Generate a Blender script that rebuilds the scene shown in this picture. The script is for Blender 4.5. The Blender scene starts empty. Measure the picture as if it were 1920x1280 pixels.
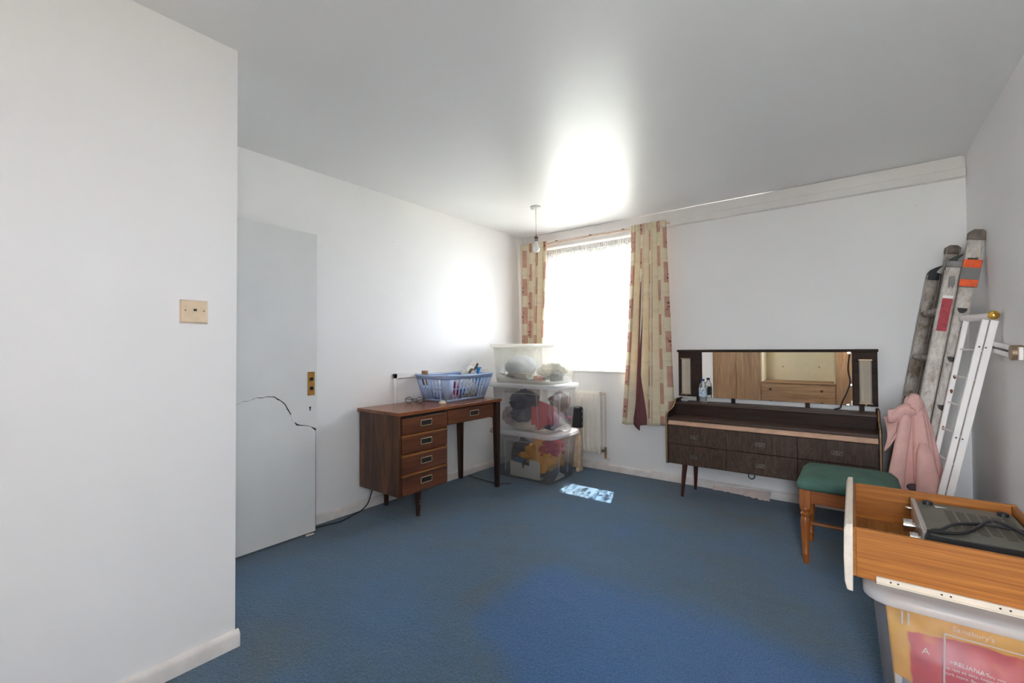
import bpy, bmesh, math, random
from mathutils import Vector, Matrix, noise

random.seed(7)
S = bpy.context.scene
COL = S.collection
PI = math.pi


def lin(c):
    c = c / 255.0
    return c / 12.92 if c <= 0.04045 else ((c + 0.055) / 1.055) ** 2.4


def rgb(r, g, b):
    return (lin(r), lin(g), lin(b), 1.0)


# ------------------------------------------------------------------ camera
F_PX, YAW, PITCH, ROLL, EYE = 841.26, math.radians(37.303), math.radians(0.987), math.radians(-0.329), 1.2
cd = bpy.data.cameras.new('camera')
cam = bpy.data.objects.new('camera', cd)
COL.objects.link(cam)
cd.sensor_width = 36.0
cd.lens = F_PX * 36.0 / 1920.0
cd.clip_start = 0.02
fw = Vector((-math.sin(YAW) * math.cos(PITCH), math.cos(YAW) * math.cos(PITCH), math.sin(PITCH)))
ri = Vector((math.cos(YAW), math.sin(YAW), 0))
up = ri.cross(fw)
r2 = ri * math.cos(ROLL) + up * math.sin(ROLL)
u2 = -ri * math.sin(ROLL) + up * math.cos(ROLL)
cam.matrix_world = Matrix(((r2.x, u2.x, -fw.x, 0), (r2.y, u2.y, -fw.y, 0), (r2.z, u2.z, -fw.z, EYE), (0, 0, 0, 1)))
S.camera = cam

# ------------------------------------------------------------------ world, sun, exposure
w = bpy.data.worlds.new('sky')
S.world = w
w.use_nodes = True
wn = w.node_tree.nodes
wl = w.node_tree.links
bg = wn['Background']
bg.inputs['Color'].default_value = (0.86, 0.93, 1.0, 1)
bg.inputs['Strength'].default_value = 10.5
sd = bpy.data.lights.new('sun', 'SUN')
sun = bpy.data.objects.new('sun', sd)
COL.objects.link(sun)
sd.energy = 26.0
sd.angle = math.radians(0.53)
sd.color = (1.0, 0.95, 0.86)
sun.rotation_mode = 'QUATERNION'
sun.rotation_quaternion = Vector((0.14, -0.60, -1.0)).to_track_quat('-Z', 'Y')
sun.location = (-3, 8, 6)
pd = bpy.data.lights.new('window_portal', 'AREA')
portal = bpy.data.objects.new('window_portal', pd)
COL.objects.link(portal)
pd.shape = 'RECTANGLE'
pd.size, pd.size_y = 1.25, 1.34
pd.cycles.is_portal = True
portal.location = (-2.12, 4.33, 1.645)
portal.rotation_euler = (-PI / 2, 0, 0)   # faces -Y, into the room

pd2 = bpy.data.lights.new('fill_back_portal', 'AREA')  # sky portal for the fill window added behind the camera
portal2 = bpy.data.objects.new('fill_back_portal', pd2)
COL.objects.link(portal2)
pd2.shape = 'RECTANGLE'
pd2.size, pd2.size_y = 0.53, 1.80
pd2.cycles.is_portal = True
portal2.location = (0.315, -0.65, 1.25)
portal2.rotation_euler = (PI / 2, 0, 0)   # faces +Y, into the room

pd3 = bpy.data.lights.new('fill_right_portal', 'AREA')  # sky portal for the added fill window in the right wall
portal3 = bpy.data.objects.new('fill_right_portal', pd3)
COL.objects.link(portal3)
pd3.shape = 'RECTANGLE'
pd3.size, pd3.size_y = 1.05, 0.44
pd3.cycles.is_portal = True
portal3.location = (0.596 + 0.205, -0.20, 1.575)
portal3.rotation_euler = (0, PI / 2, 0)   # faces -X, into the room

vs = S.view_settings
vs.view_transform = 'Standard'
vs.look = 'None'
vs.gamma = 1.0
vs.use_curve_mapping = False
vs.exposure = 1.8
S.display_settings.display_device = 'sRGB'
cy = S.cycles
cy.max_bounces = 14
cy.diffuse_bounces = 10
cy.glossy_bounces = 5
cy.transmission_bounces = 8
cy.transparent_max_bounces = 32
cy.caustics_reflective = False
cy.caustics_refractive = False
cy.sample_clamp_indirect = 8.0
cy.use_denoising = True

# ------------------------------------------------------------------ room dimensions
XL, XN, XR = -2.973, -2.023, 0.596       # left wall, near left wall, right wall
YF, YN, YB = 4.111, 0.782, -1.10         # window wall, end of the near left wall, back wall
H = 2.447


# ------------------------------------------------------------------ materials
def mat(name):
    m = bpy.data.materials.new(name)
    m.use_nodes = True
    nt = m.node_tree
    return m, nt, nt.nodes['Principled BSDF']


def nd(nt, kind, **kw):
    n = nt.nodes.new(kind)
    for k, v in kw.items():
        if k in n.inputs:
            n.inputs[k].default_value = v
        else:
            setattr(n, k, v)
    return n


def coords(nt, scale=(1, 1, 1), kind='Object', rot=(0, 0, 0)):
    t = nd(nt, 'ShaderNodeTexCoord')
    mp = nd(nt, 'ShaderNodeMapping')
    mp.inputs['Scale'].default_value = scale
    mp.inputs['Rotation'].default_value = rot
    nt.links.new(t.outputs[kind], mp.inputs['Vector'])
    return mp.outputs['Vector']


def ramp(nt, src, stops):
    r = nd(nt, 'ShaderNodeValToRGB')
    el = r.color_ramp.elements
    while len(el) < len(stops):
        el.new(0.5)
    for e, (p, c) in zip(el, stops):
        e.position = p
        e.color = c
    nt.links.new(src, r.inputs['Fac'])
    return r.outputs['Color']


def mixc(nt, fac, a, b, blend='MIX'):
    m = nd(nt, 'ShaderNodeMix', data_type='RGBA', blend_type=blend)
    for s, v in ((0, fac), (6, a), (7, b)):
        if hasattr(v, 'links'):
            nt.links.new(v, m.inputs[s])
        else:
            m.inputs[s].default_value = v
    return m.outputs[2]


def bump(nt, bs, src, strength=0.2, dist=0.01):
    b = nd(nt, 'ShaderNodeBump')
    b.inputs['Strength'].default_value = strength
    b.inputs['Distance'].default_value = dist
    nt.links.new(src, b.inputs['Height'])
    nt.links.new(b.outputs['Normal'], bs.inputs['Normal'])


def mul(c, k):
    return (min(1, c[0] * k), min(1, c[1] * k), min(1, c[2] * k), 1)


def plain(name, col, rough=0.5, metal=0.0, var=0.12, scale=12.0, bmp=0.0, spec=0.5, bscale=None):
    m, nt, b = mat(name)
    v = coords(nt)
    n = nd(nt, 'ShaderNodeTexNoise', Scale=scale, Detail=5.0)
    nt.links.new(v, n.inputs['Vector'])
    c = ramp(nt, n.outputs['Fac'], [(0.3, mul(col, 1 - var)), (0.7, mul(col, 1 + var))])
    nt.links.new(c, b.inputs['Base Color'])
    b.inputs['Roughness'].default_value = rough
    b.inputs['Metallic'].default_value = metal
    b.inputs['Specular IOR Level'].default_value = spec
    if bmp:
        n2 = nd(nt, 'ShaderNodeTexNoise', Scale=bscale or scale * 8, Detail=4.0)
        nt.links.new(v, n2.inputs['Vector'])
        bump(nt, b, n2.outputs['Fac'], bmp, 0.004)
    return m


def wood(name, dark, light, axis='X', rough=0.35, scale=1.0, streak=22.0, spec=0.5, contrast=(0.35, 0.65)):
    """grain lines running along one axis of the object"""
    m, nt, b = mat(name)
    k = {'X': (0.9, streak, streak), 'Y': (streak, 0.9, streak), 'Z': (streak, streak, 0.9)}[axis]
    v = coords(nt, tuple(a * scale for a in k))
    n = nd(nt, 'ShaderNodeTexNoise', Scale=1.6, Detail=6.0, Roughness=0.62, Distortion=0.5)
    nt.links.new(v, n.inputs['Vector'])
    v2 = coords(nt, tuple(a * scale * (4.5 if a > 1 else 3.0) for a in k))
    n2 = nd(nt, 'ShaderNodeTexNoise', Scale=2.2, Detail=4.0)
    nt.links.new(v2, n2.inputs['Vector'])
    c1 = ramp(nt, n.outputs['Fac'], [(contrast[0], dark), (contrast[1], light)])
    c2 = ramp(nt, n2.outputs['Fac'], [(0.38, (0.62, 0.6, 0.58, 1)), (0.62, (1, 1, 1, 1))])
    c = mixc(nt, 0.7, c1, c2, 'MULTIPLY')
    nt.links.new(c, b.inputs['Base Color'])
    b.inputs['Roughness'].default_value = rough
    b.inputs['Specular IOR Level'].default_value = spec
    bump(nt, b, n2.outputs['Fac'], 0.08, 0.002)
    return m


def paint_wall(name, col, rough, stain=True, bmp=0.12):
    m, nt, b = mat(name)
    v = coords(nt)
    n = nd(nt, 'ShaderNodeTexNoise', Scale=1.1, Detail=4.0)
    nt.links.new(v, n.inputs['Vector'])
    c = ramp(nt, n.outputs['Fac'], [(0.3, mul(col, 0.965)), (0.7, mul(col, 1.02))])
    # small scuffs and dents
    n3 = nd(nt, 'ShaderNodeTexVoronoi', Scale=2.6)
    nt.links.new(v, n3.inputs['Vector'])
    n4 = nd(nt, 'ShaderNodeTexNoise', Scale=2.0, Detail=1.0)
    nt.links.new(v, n4.inputs['Vector'])
    if stain:
        sp = ramp(nt, n3.outputs['Distance'], [(0.012, (0.78, 0.74, 0.7, 1)), (0.022, (1, 1, 1, 1))])
        c = mixc(nt, 0.6, c, sp, 'MULTIPLY')
    nt.links.new(c, b.inputs['Base Color'])
    b.inputs['Roughness'].default_value = rough
    b.inputs['Specular IOR Level'].default_value = 0.2
    n2 = nd(nt, 'ShaderNodeTexNoise', Scale=26.0, Detail=6.0)
    nt.links.new(v, n2.inputs['Vector'])
    bump(nt, b, n2.outputs['Fac'], bmp, 0.004)
    return m


M = {}
M['wall'] = paint_wall('wall_paint', (0.88, 0.865, 0.86, 1), 0.6)
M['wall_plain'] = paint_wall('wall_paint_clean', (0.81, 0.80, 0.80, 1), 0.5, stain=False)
M['gloss'] = plain('gloss_paint', (0.80, 0.77, 0.75, 1), 0.3, var=0.04, scale=6, bmp=0.12, bscale=30)
M['skirting'] = plain('skirting_paint', (0.76, 0.715, 0.69, 1), 0.32, var=0.10, scale=14, bmp=0.15, bscale=40)
M['door'] = plain('door_paint', (0.735, 0.735, 0.72, 1), 0.38, var=0.03, scale=4, bmp=0.06, bscale=14)
M['door_core'] = plain('door_core', rgb(60, 52, 46), 0.8)
# ceiling: shiny vinyl paint with roller relief and a pale damp stain
m, nt, b = mat('ceiling_paint')
v = coords(nt)
n = nd(nt, 'ShaderNodeTexNoise', Scale=0.8, Detail=5.0)
nt.links.new(v, n.inputs['Vector'])
c = ramp(nt, n.outputs['Fac'], [(0.3, (0.82, 0.815, 0.815, 1)), (0.7, (0.85, 0.845, 0.845, 1))])
nt.links.new(c, b.inputs['Base Color'])
n2 = nd(nt, 'ShaderNodeTexNoise', Scale=5.0, Detail=6.0, Roughness=0.65)
nt.links.new(v, n2.inputs['Vector'])
r_ = nd(nt, 'ShaderNodeMapRange')
for i_, val in ((1, 0.35), (2, 0.65), (3, 0.34), (4, 0.38)):
    r_.inputs[i_].default_value = val
nt.links.new(n2.outputs['Fac'], r_.inputs[0])
nt.links.new(r_.outputs[0], b.inputs['Roughness'])
n5 = nd(nt, 'ShaderNodeTexNoise', Scale=9.0, Detail=8.0, Roughness=0.6)
nt.links.new(v, n5.inputs['Vector'])
bump(nt, b, n5.outputs['Fac'], 0.05, 0.004)
b.inputs['Specular IOR Level'].default_value = 0.55
M['ceiling'] = m

# carpet: faded blue pile; the part that lay under the bed kept its colour; traffic soil elsewhere
m, nt, b = mat('carpet')
v = coords(nt)
sep = nd(nt, 'ShaderNodeSeparateXYZ')
nz = nd(nt, 'ShaderNodeTexNoise', Scale=5.0, Detail=4.0)
nt.links.new(v, nz.inputs['Vector'])
vm = nd(nt, 'ShaderNodeVectorMath', operation='MULTIPLY_ADD')
nt.links.new(nz.outputs['Color'], vm.inputs[0])
vm.inputs[1].default_value = (0.16, 0.16, 0)
vm.inputs[2].default_value = (-0.08, -0.08, 0)
va = nd(nt, 'ShaderNodeVectorMath', operation='ADD')
nt.links.new(v, va.inputs[0])
nt.links.new(vm.outputs[0], va.inputs[1])
nt.links.new(va.outputs[0], sep.inputs[0])


def band(nt, src, lo, hi, soft):
    a = nd(nt, 'ShaderNodeMapRange', interpolation_type='SMOOTHSTEP')
    a.inputs[1].default_value, a.inputs[2].default_value = lo - soft, lo + soft
    nt.links.new(src, a.inputs[0])
    c = nd(nt, 'ShaderNodeMapRange', interpolation_type='SMOOTHSTEP')
    c.inputs[1].default_value, c.inputs[2].default_value = hi - soft, hi + soft
    c.inputs[3].default_value, c.inputs[4].default_value = 1, 0
    nt.links.new(src, c.inputs[0])
    mm = nd(nt, 'ShaderNodeMath', operation='MULTIPLY')
    nt.links.new(a.outputs[0], mm.inputs[0])
    nt.links.new(c.outputs[0], mm.inputs[1])
    return mm.outputs[0]


def mathn(nt, op, a, b_):
    mm = nd(nt, 'ShaderNodeMath', operation=op)
    for i, x in enumerate((a, b_)):
        if hasattr(x, 'links'):
            nt.links.new(x, mm.inputs[i])
        else:
            mm.inputs[i].default_value = x
    return mm.outputs[0]


bx = band(nt, sep.outputs[0], -1.40, 0.30, 0.10)
by = band(nt, sep.outputs[1], -0.4, 2.12, 0.14)
cut = band(nt, mathn(nt, 'ADD', mathn(nt, 'MULTIPLY', sep.outputs[0], 0.55), sep.outputs[1]), 0.75, 9.0, 0.10)
rect = mathn(nt, 'MULTIPLY', mathn(nt, 'MULTIPLY', bx, by), cut)
big = nd(nt, 'ShaderNodeTexNoise', Scale=1.3, Detail=5.0, Roughness=0.6)
nt.links.new(v, big.inputs['Vector'])
worn = ramp(nt, big.outputs['Fac'], [(0.30, rgb(82, 98, 108)), (0.5, rgb(70, 101, 128)), (0.72, rgb(64, 105, 144))])
fresh = ramp(nt, big.outputs['Fac'], [(0.3, rgb(56, 97, 142)), (0.7, rgb(58, 104, 156))])
c = mixc(nt, rect, worn, fresh)
fine = nd(nt, 'ShaderNodeTexNoise', Scale=150.0, Detail=4.0)
nt.links.new(v, fine.inputs['Vector'])
cf = ramp(nt, fine.outputs['Fac'], [(0.3, (0.62, 0.62, 0.62, 1)), (0.7, (1.30, 1.30, 1.30, 1))])
tuft = nd(nt, 'ShaderNodeTexVoronoi', Scale=190.0)
nt.links.new(v, tuft.inputs['Vector'])
ct = ramp(nt, tuft.outputs['Distance'], [(0.1, (1.12, 1.12, 1.12, 1)), (0.75, (0.72, 0.72, 0.72, 1))])
c = mixc(nt, 0.85, c, cf, 'MULTIPLY')
c = mixc(nt, 0.8, c, ct, 'MULTIPLY')
nt.links.new(c, b.inputs['Base Color'])
b.inputs['Roughness'].default_value = 0.95
b.inputs['Specular IOR Level'].default_value = 0.15
b.inputs['Sheen Weight'].default_value = 0.25
mid = nd(nt, 'ShaderNodeTexNoise', Scale=60.0, Detail=3.0)
nt.links.new(v, mid.inputs['Vector'])
hsum = mathn(nt, 'ADD', fine.outputs['Fac'], mid.outputs['Fac'])
wr = nd(nt, 'ShaderNodeTexNoise', Scale=1.6, Detail=2.0, Distortion=0.8)
nt.links.new(coords(nt, (1.2, 2.6, 1), 'Object', (0, 0, 0.9)), wr.inputs['Vector'])
hsum = mathn(nt, 'ADD', hsum, mathn(nt, 'MULTIPLY', wr.outputs['Fac'], 2.2))
bump(nt, b, hsum, 0.6, 0.006)
M['carpet'] = m

M['desk_top'] = wood('desk_top_wood', rgb(120, 70, 44), rgb(160, 100, 66), 'Y', 0.26, 1.0, 16)
M['desk_z'] = wood('desk_side_wood', rgb(74, 46, 32), rgb(126, 82, 48), 'Z', 0.33, 1.0, 9, contrast=(0.42, 0.66))
M['desk_y'] = wood('desk_drawer_wood', rgb(84, 48, 32), rgb(122, 72, 46), 'Y', 0.33, 1.0, 14)
M['desk_dark'] = wood('desk_leg_wood', rgb(50, 32, 24), rgb(76, 46, 32), 'Z', 0.33, 1.0, 14)
M['lip'] = wood('desk_lip_wood', rgb(150, 96, 50), rgb(176, 116, 64), 'Y', 0.33)
M['dress_x'] = wood('dresser_wood', rgb(62, 47, 40), rgb(90, 68, 57), 'X', 0.45, 1.0, 16, spec=0.35)
M['dress_dark'] = wood('dresser_dark_wood', rgb(48, 36, 31), rgb(66, 49, 42), 'X', 0.62, 1.0, 16, spec=0.2)
M['dress_leg'] = wood('dresser_leg_wood', rgb(70, 34, 26), rgb(92, 48, 36), 'Z', 0.3)
M['pale_strip'] = plain('pale_handle_strip', rgb(196, 158, 132), 0.4, var=0.12, scale=16)
M['edge_strip'] = plain('pale_edging', rgb(170, 132, 88), 0.35, var=0.1)
# figured veneer for the dresser's drawers
m, nt, b = mat('dresser_veneer')
v = coords(nt, (11, 11, 3.0))
n1 = nd(nt, 'ShaderNodeTexNoise', Scale=1.0, Detail=3.0, Distortion=1.2)
nt.links.new(v, n1.inputs['Vector'])
rg = mathn(nt, 'FRACT', mathn(nt, 'MULTIPLY', n1.outputs['Fac'], 9.0), 0)
n2 = nd(nt, 'ShaderNodeTexNoise', Scale=3.0, Detail=5.0)
nt.links.new(coords(nt, (30, 30, 3)), n2.inputs['Vector'])
c1 = ramp(nt, rg, [(0.0, rgb(68, 53, 43)), (0.5, rgb(88, 68, 56)), (1.0, rgb(66, 51, 42))])
c2 = ramp(nt, n2.outputs['Fac'], [(0.35, (0.7, 0.7, 0.7, 1)), (0.65, (1.1, 1.1, 1.1, 1))])
nt.links.new(mixc(nt, 0.8, c1, c2, 'MULTIPLY'), b.inputs['Base Color'])
b.inputs['Roughness'].default_value = 0.48
b.inputs['Specular IOR Level'].default_value = 0.3
M['veneer'] = m
M['oak_x'] = wood('oak_laminate', rgb(158, 94, 36), rgb(188, 118, 50), 'X', 0.5, 1.0, 44, spec=0.3)
M['oak_y'] = wood('oak_laminate_cross', rgb(150, 96, 46), rgb(176, 118, 62), 'Y', 0.5, 1.0, 30, spec=0.3)
M['pine'] = wood('stool_wood', rgb(150, 82, 36), rgb(190, 114, 54), 'Z', 0.32, 1.0, 14)
M['pine_x'] = wood('stool_rail_wood', rgb(150, 82, 36), rgb(190, 114, 54), 'X', 0.32, 1.0, 14)
M['ward'] = wood('wardrobe_wood', rgb(156, 116, 80), rgb(192, 148, 106), 'Z', 0.45, 1.0, 14)
M['ward_x'] = wood('wardrobe_drawer_wood', rgb(156, 116, 80), rgb(192, 148, 106), 'X', 0.45, 1.0, 14)
M['cream'] = plain('cream_paint', rgb(244, 234, 204), 0.5, var=0.03)
M['green'] = plain('green_velvet', rgb(74, 108, 96), 0.9, var=0.2, scale=9, bmp=0.15, bscale=300)
M['pad'] = plain('cream_padded_front', rgb(226, 212, 196), 0.7, var=0.08, scale=30, bmp=0.3, bscale=120)
def dirty_metal(name, base, stain, k):
    m, nt, b = mat(name)
    v = coords(nt, (1, 1, 0.45))
    n1 = nd(nt, 'ShaderNodeTexNoise', Scale=16.0, Detail=8.0, Roughness=0.7)
    n2 = nd(nt, 'ShaderNodeTexNoise', Scale=60.0, Detail=6.0, Roughness=0.7)
    for q in (n1, n2):
        nt.links.new(v, q.inputs['Vector'])
    c1 = ramp(nt, n1.outputs['Fac'], [(0.40, base), (k, mul(base, 0.82)), (k + 0.10, stain)])
    c2 = ramp(nt, n2.outputs['Fac'], [(0.38, (0.66, 0.63, 0.60, 1)), (0.56, (1, 1, 1, 1))])
    nt.links.new(mixc(nt, 0.75, c1, c2, 'MULTIPLY'), b.inputs['Base Color'])
    b.inputs['Roughness'].default_value = 0.5
    b.inputs['Metallic'].default_value = 0.25
    bump(nt, b, n2.outputs['Fac'], 0.1, 0.002)
    return m


M['alu'] = dirty_metal('dirty_aluminium', rgb(206, 198, 190), rgb(132, 98, 66), 0.56)
M['alu_d'] = dirty_metal('grimy_aluminium', rgb(186, 176, 166), rgb(116, 96, 74), 0.52)
M['black'] = plain('black_plastic', rgb(34, 34, 36), 0.45, var=0.25)
M['rubber'] = plain('worn_rubber_cap', rgb(120, 108, 98), 0.7, var=0.35, scale=40)
M['orange'] = plain('orange_plastic', rgb(240, 92, 30), 0.5, var=0.15, scale=40)
M['grey'] = plain('grey_steel', rgb(120, 118, 116), 0.45, metal=0.3, var=0.2)
M['redlabel'] = plain('worn_red_label', rgb(170, 46, 58), 0.5, var=0.3, scale=40)
M['white'] = plain('white_plastic', rgb(235, 233, 230), 0.4, var=0.03)
M['bedwhite'] = plain('white_enamel', rgb(242, 236, 232), 0.3, var=0.03)
M['rust'] = plain('rust_spot', rgb(130, 84, 44), 0.8, var=0.3, scale=60)
M['brass'] = plain('brass', rgb(214, 170, 84), 0.25, metal=1.0, var=0.08)
M['bronze'] = plain('bronze', rgb(150, 128, 104), 0.4, metal=0.6, var=0.2)
M['brass_old'] = plain('aged_brass', rgb(190, 140, 70), 0.4, metal=0.6, var=0.15, scale=50)
M['chrome'] = plain('chrome', rgb(220, 216, 210), 0.15, metal=1.0, var=0.05)
M['pewter'] = plain('pewter', rgb(150, 142, 132), 0.35, metal=0.7, var=0.15)
M['handle_b'] = plain('pale_brass', rgb(206, 190, 160), 0.3, metal=0.7, var=0.1)
M['recess'] = plain('dark_recess', rgb(40, 34, 30), 0.5)
M['radiator'] = plain('radiator_paint', rgb(236, 230, 220), 0.35, var=0.04)
M['olive'] = plain('olive_metal_case', rgb(104, 104, 92), 0.42, metal=0.25, var=0.12, scale=8)
M['vent'] = plain('vent_mesh', rgb(84, 76, 66), 0.6, var=0.2, scale=90)
M['silver'] = plain('brushed_silver', rgb(190, 186, 180), 0.35, metal=0.6, var=0.1)
M['runner'] = plain('cream_runner', rgb(220, 206, 188), 0.4, var=0.05)
M['pink'] = plain('pink_fabric', rgb(218, 172, 164), 0.9, var=0.07, scale=18, bmp=0.2, bscale=260)
M['beige'] = plain('beige_metal', rgb(206, 186, 160), 0.5, var=0.2, scale=20)
M['socket'] = plain('yellowed_plastic', rgb(228, 204, 174), 0.4, var=0.07, scale=30)
M['blue_pl'] = plain('blue_plastic', rgb(176, 198, 236), 0.45, var=0.05)
M['pipe'] = plain('painted_pipe', rgb(214, 200, 186), 0.4, var=0.1)
M['paper'] = plain('crumpled_paper', rgb(226, 210, 204), 0.8, var=0.08, scale=30)
m, nt, b = mat('mirror')
n = nd(nt, 'ShaderNodeTexNoise', Scale=3.0)
nt.links.new(coords(nt), n.inputs['Vector'])
nt.links.new(ramp(nt, n.outputs['Fac'], [(0.3, (0.80, 0.79, 0.76, 1)), (0.7, (0.84, 0.83, 0.80, 1))]), b.inputs['Base Color'])
b.inputs['Metallic'].default_value = 1
b.inputs['Roughness'].default_value = 0.015
M['mirror'] = m


def seethrough(name, tint, clear, rough=0.25, gloss=0.08, trans=0.35, var=0.0, scale=4.0):
    """thin moulded plastic: part clear, part milky (scattering both ways), a little gloss"""
    m, nt, b = mat(name)
    nt.nodes.remove(b)
    out = nt.nodes['Material Output']
    t = nd(nt, 'ShaderNodeBsdfTransparent')
    t.inputs[0].default_value = (1, 1, 1, 1)
    d = nd(nt, 'ShaderNodeBsdfDiffuse')
    d.inputs[0].default_value = tint
    tr = nd(nt, 'ShaderNodeBsdfTranslucent')
    tr.inputs[0].default_value = tint
    g = nd(nt, 'ShaderNodeBsdfGlossy')
    g.inputs['Roughness'].default_value = rough
    m1 = nd(nt, 'ShaderNodeMixShader')
    m1.inputs[0].default_value = trans
    nt.links.new(d.outputs[0], m1.inputs[1])
    nt.links.new(tr.outputs[0], m1.inputs[2])
    m2 = nd(nt, 'ShaderNodeMixShader')
    nz = nd(nt, 'ShaderNodeTexNoise', Scale=scale, Detail=3.0)
    nt.links.new(coords(nt), nz.inputs['Vector'])
    mr = nd(nt, 'ShaderNodeMapRange')
    mr.inputs[1].default_value, mr.inputs[2].default_value = 0.3, 0.7
    mr.inputs[3].default_value, mr.inputs[4].default_value = max(0, clear - var), min(1, clear + var)
    nt.links.new(nz.outputs['Fac'], mr.inputs[0])
    nt.links.new(mr.outputs[0], m2.inputs[0])
    nt.links.new(m1.outputs[0], m2.inputs[1])
    nt.links.new(t.outputs[0], m2.inputs[2])
    fr = nd(nt, 'ShaderNodeFresnel')
    fr.inputs['IOR'].default_value = 1.35
    m3 = nd(nt, 'ShaderNodeMixShader')
    nt.links.new(mathn(nt, 'MULTIPLY', fr.outputs[0], gloss * 8), m3.inputs[0])
    nt.links.new(m2.outputs[0], m3.inputs[1])
    nt.links.new(g.outputs[0], m3.inputs[2])
    nt.links.new(m3.outputs[0], out.inputs['Surface'])
    return m


M['box'] = seethrough('clear_box_plastic', (0.90, 0.92, 0.96, 1), 0.935, gloss=0.05, trans=0.55, var=0.025)
M['box_y'] = seethrough('yellowed_box_plastic', (0.97, 0.94, 0.83, 1), 0.775, gloss=0.05, trans=0.6, var=0.05)
M['box_near'] = seethrough('cloudy_box_plastic', (0.90, 0.92, 0.96, 1), 0.925, gloss=0.05, trans=0.45, var=0.025)
M['lid'] = seethrough('milky_lid_plastic', (0.93, 0.94, 0.96, 1), 0.42, gloss=0.05, trans=0.5, var=0.04)
M['lid_y'] = seethrough('yellowed_lid_plastic', (0.97, 0.95, 0.87, 1), 0.5, gloss=0.05, trans=0.5, var=0.04)
M['glass'] = seethrough('window_glass', (0.9, 0.95, 0.95, 1), 0.97, rough=0.02)
M['bottle'] = seethrough('bottle_plastic', (0.80, 0.86, 0.90, 1), 0.80, rough=0.05, gloss=0.12)
M['crystal'] = seethrough('cut_glass', (0.8, 0.82, 0.84, 1), 0.55, rough=0.05, gloss=0.14)
M['frost'] = plain('fluted_frosted_glass', rgb(188, 176, 158), 0.25, var=0.06)
M['bulb'] = plain('white_bulb', rgb(240, 240, 240), 0.3, var=0.01)

# net curtain: woven white lace
m, nt, b = mat('lace')
nt.nodes.remove(b)
out = nt.nodes['Material Output']
uv = coords(nt, (1, 1, 1), 'UV')
vo = nd(nt, 'ShaderNodeTexVoronoi', Scale=26.0, feature='DISTANCE_TO_EDGE')
nt.links.new(uv, vo.inputs['Vector'])
nb = nd(nt, 'ShaderNodeTexNoise', Scale=9.0, Detail=4.0)
nt.links.new(uv, nb.inputs['Vector'])
holes = nd(nt, 'ShaderNodeMapRange')
for i_, val in ((1, 0.47), (2, 0.62), (3, 0.02), (4, 0.80)):
    holes.inputs[i_].default_value = val
nl = nd(nt, 'ShaderNodeTexNoise', Scale=1.0, Detail=3.0, Roughness=0.6)
nt.links.new(coords(nt, (13, 2.6, 1), 'UV', (0, 0, 0.5)), nl.inputs['Vector'])
mixn = mathn(nt, 'ADD', mathn(nt, 'MULTIPLY', nb.outputs['Fac'], 0.22), mathn(nt, 'MULTIPLY', nl.outputs['Fac'], 0.78))
nt.links.new(mathn(nt, 'ADD', mathn(nt, 'MULTIPLY', vo.outputs['Distance'], 0.5), mixn), holes.inputs[0])
tp = nd(nt, 'ShaderNodeBsdfTransparent')
df = nd(nt, 'ShaderNodeBsdfDiffuse')
df.inputs[0].default_value = (0.46, 0.46, 0.47, 1)
tl = nd(nt, 'ShaderNodeBsdfTranslucent')
tl.inputs[0].default_value = (0.46, 0.46, 0.47, 1)
m1 = nd(nt, 'ShaderNodeMixShader')
m1.inputs[0].default_value = 0.5
nt.links.new(df.outputs[0], m1.inputs[1])
nt.links.new(tl.outputs[0], m1.inputs[2])
m2 = nd(nt, 'ShaderNodeMixShader')
nt.links.new(holes.outputs[0], m2.inputs[0])
nt.links.new(m1.outputs[0], m2.inputs[1])
nt.links.new(tp.outputs[0], m2.inputs[2])
nt.links.new(m2.outputs[0], out.inputs['Surface'])
M['lace'] = m


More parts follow.
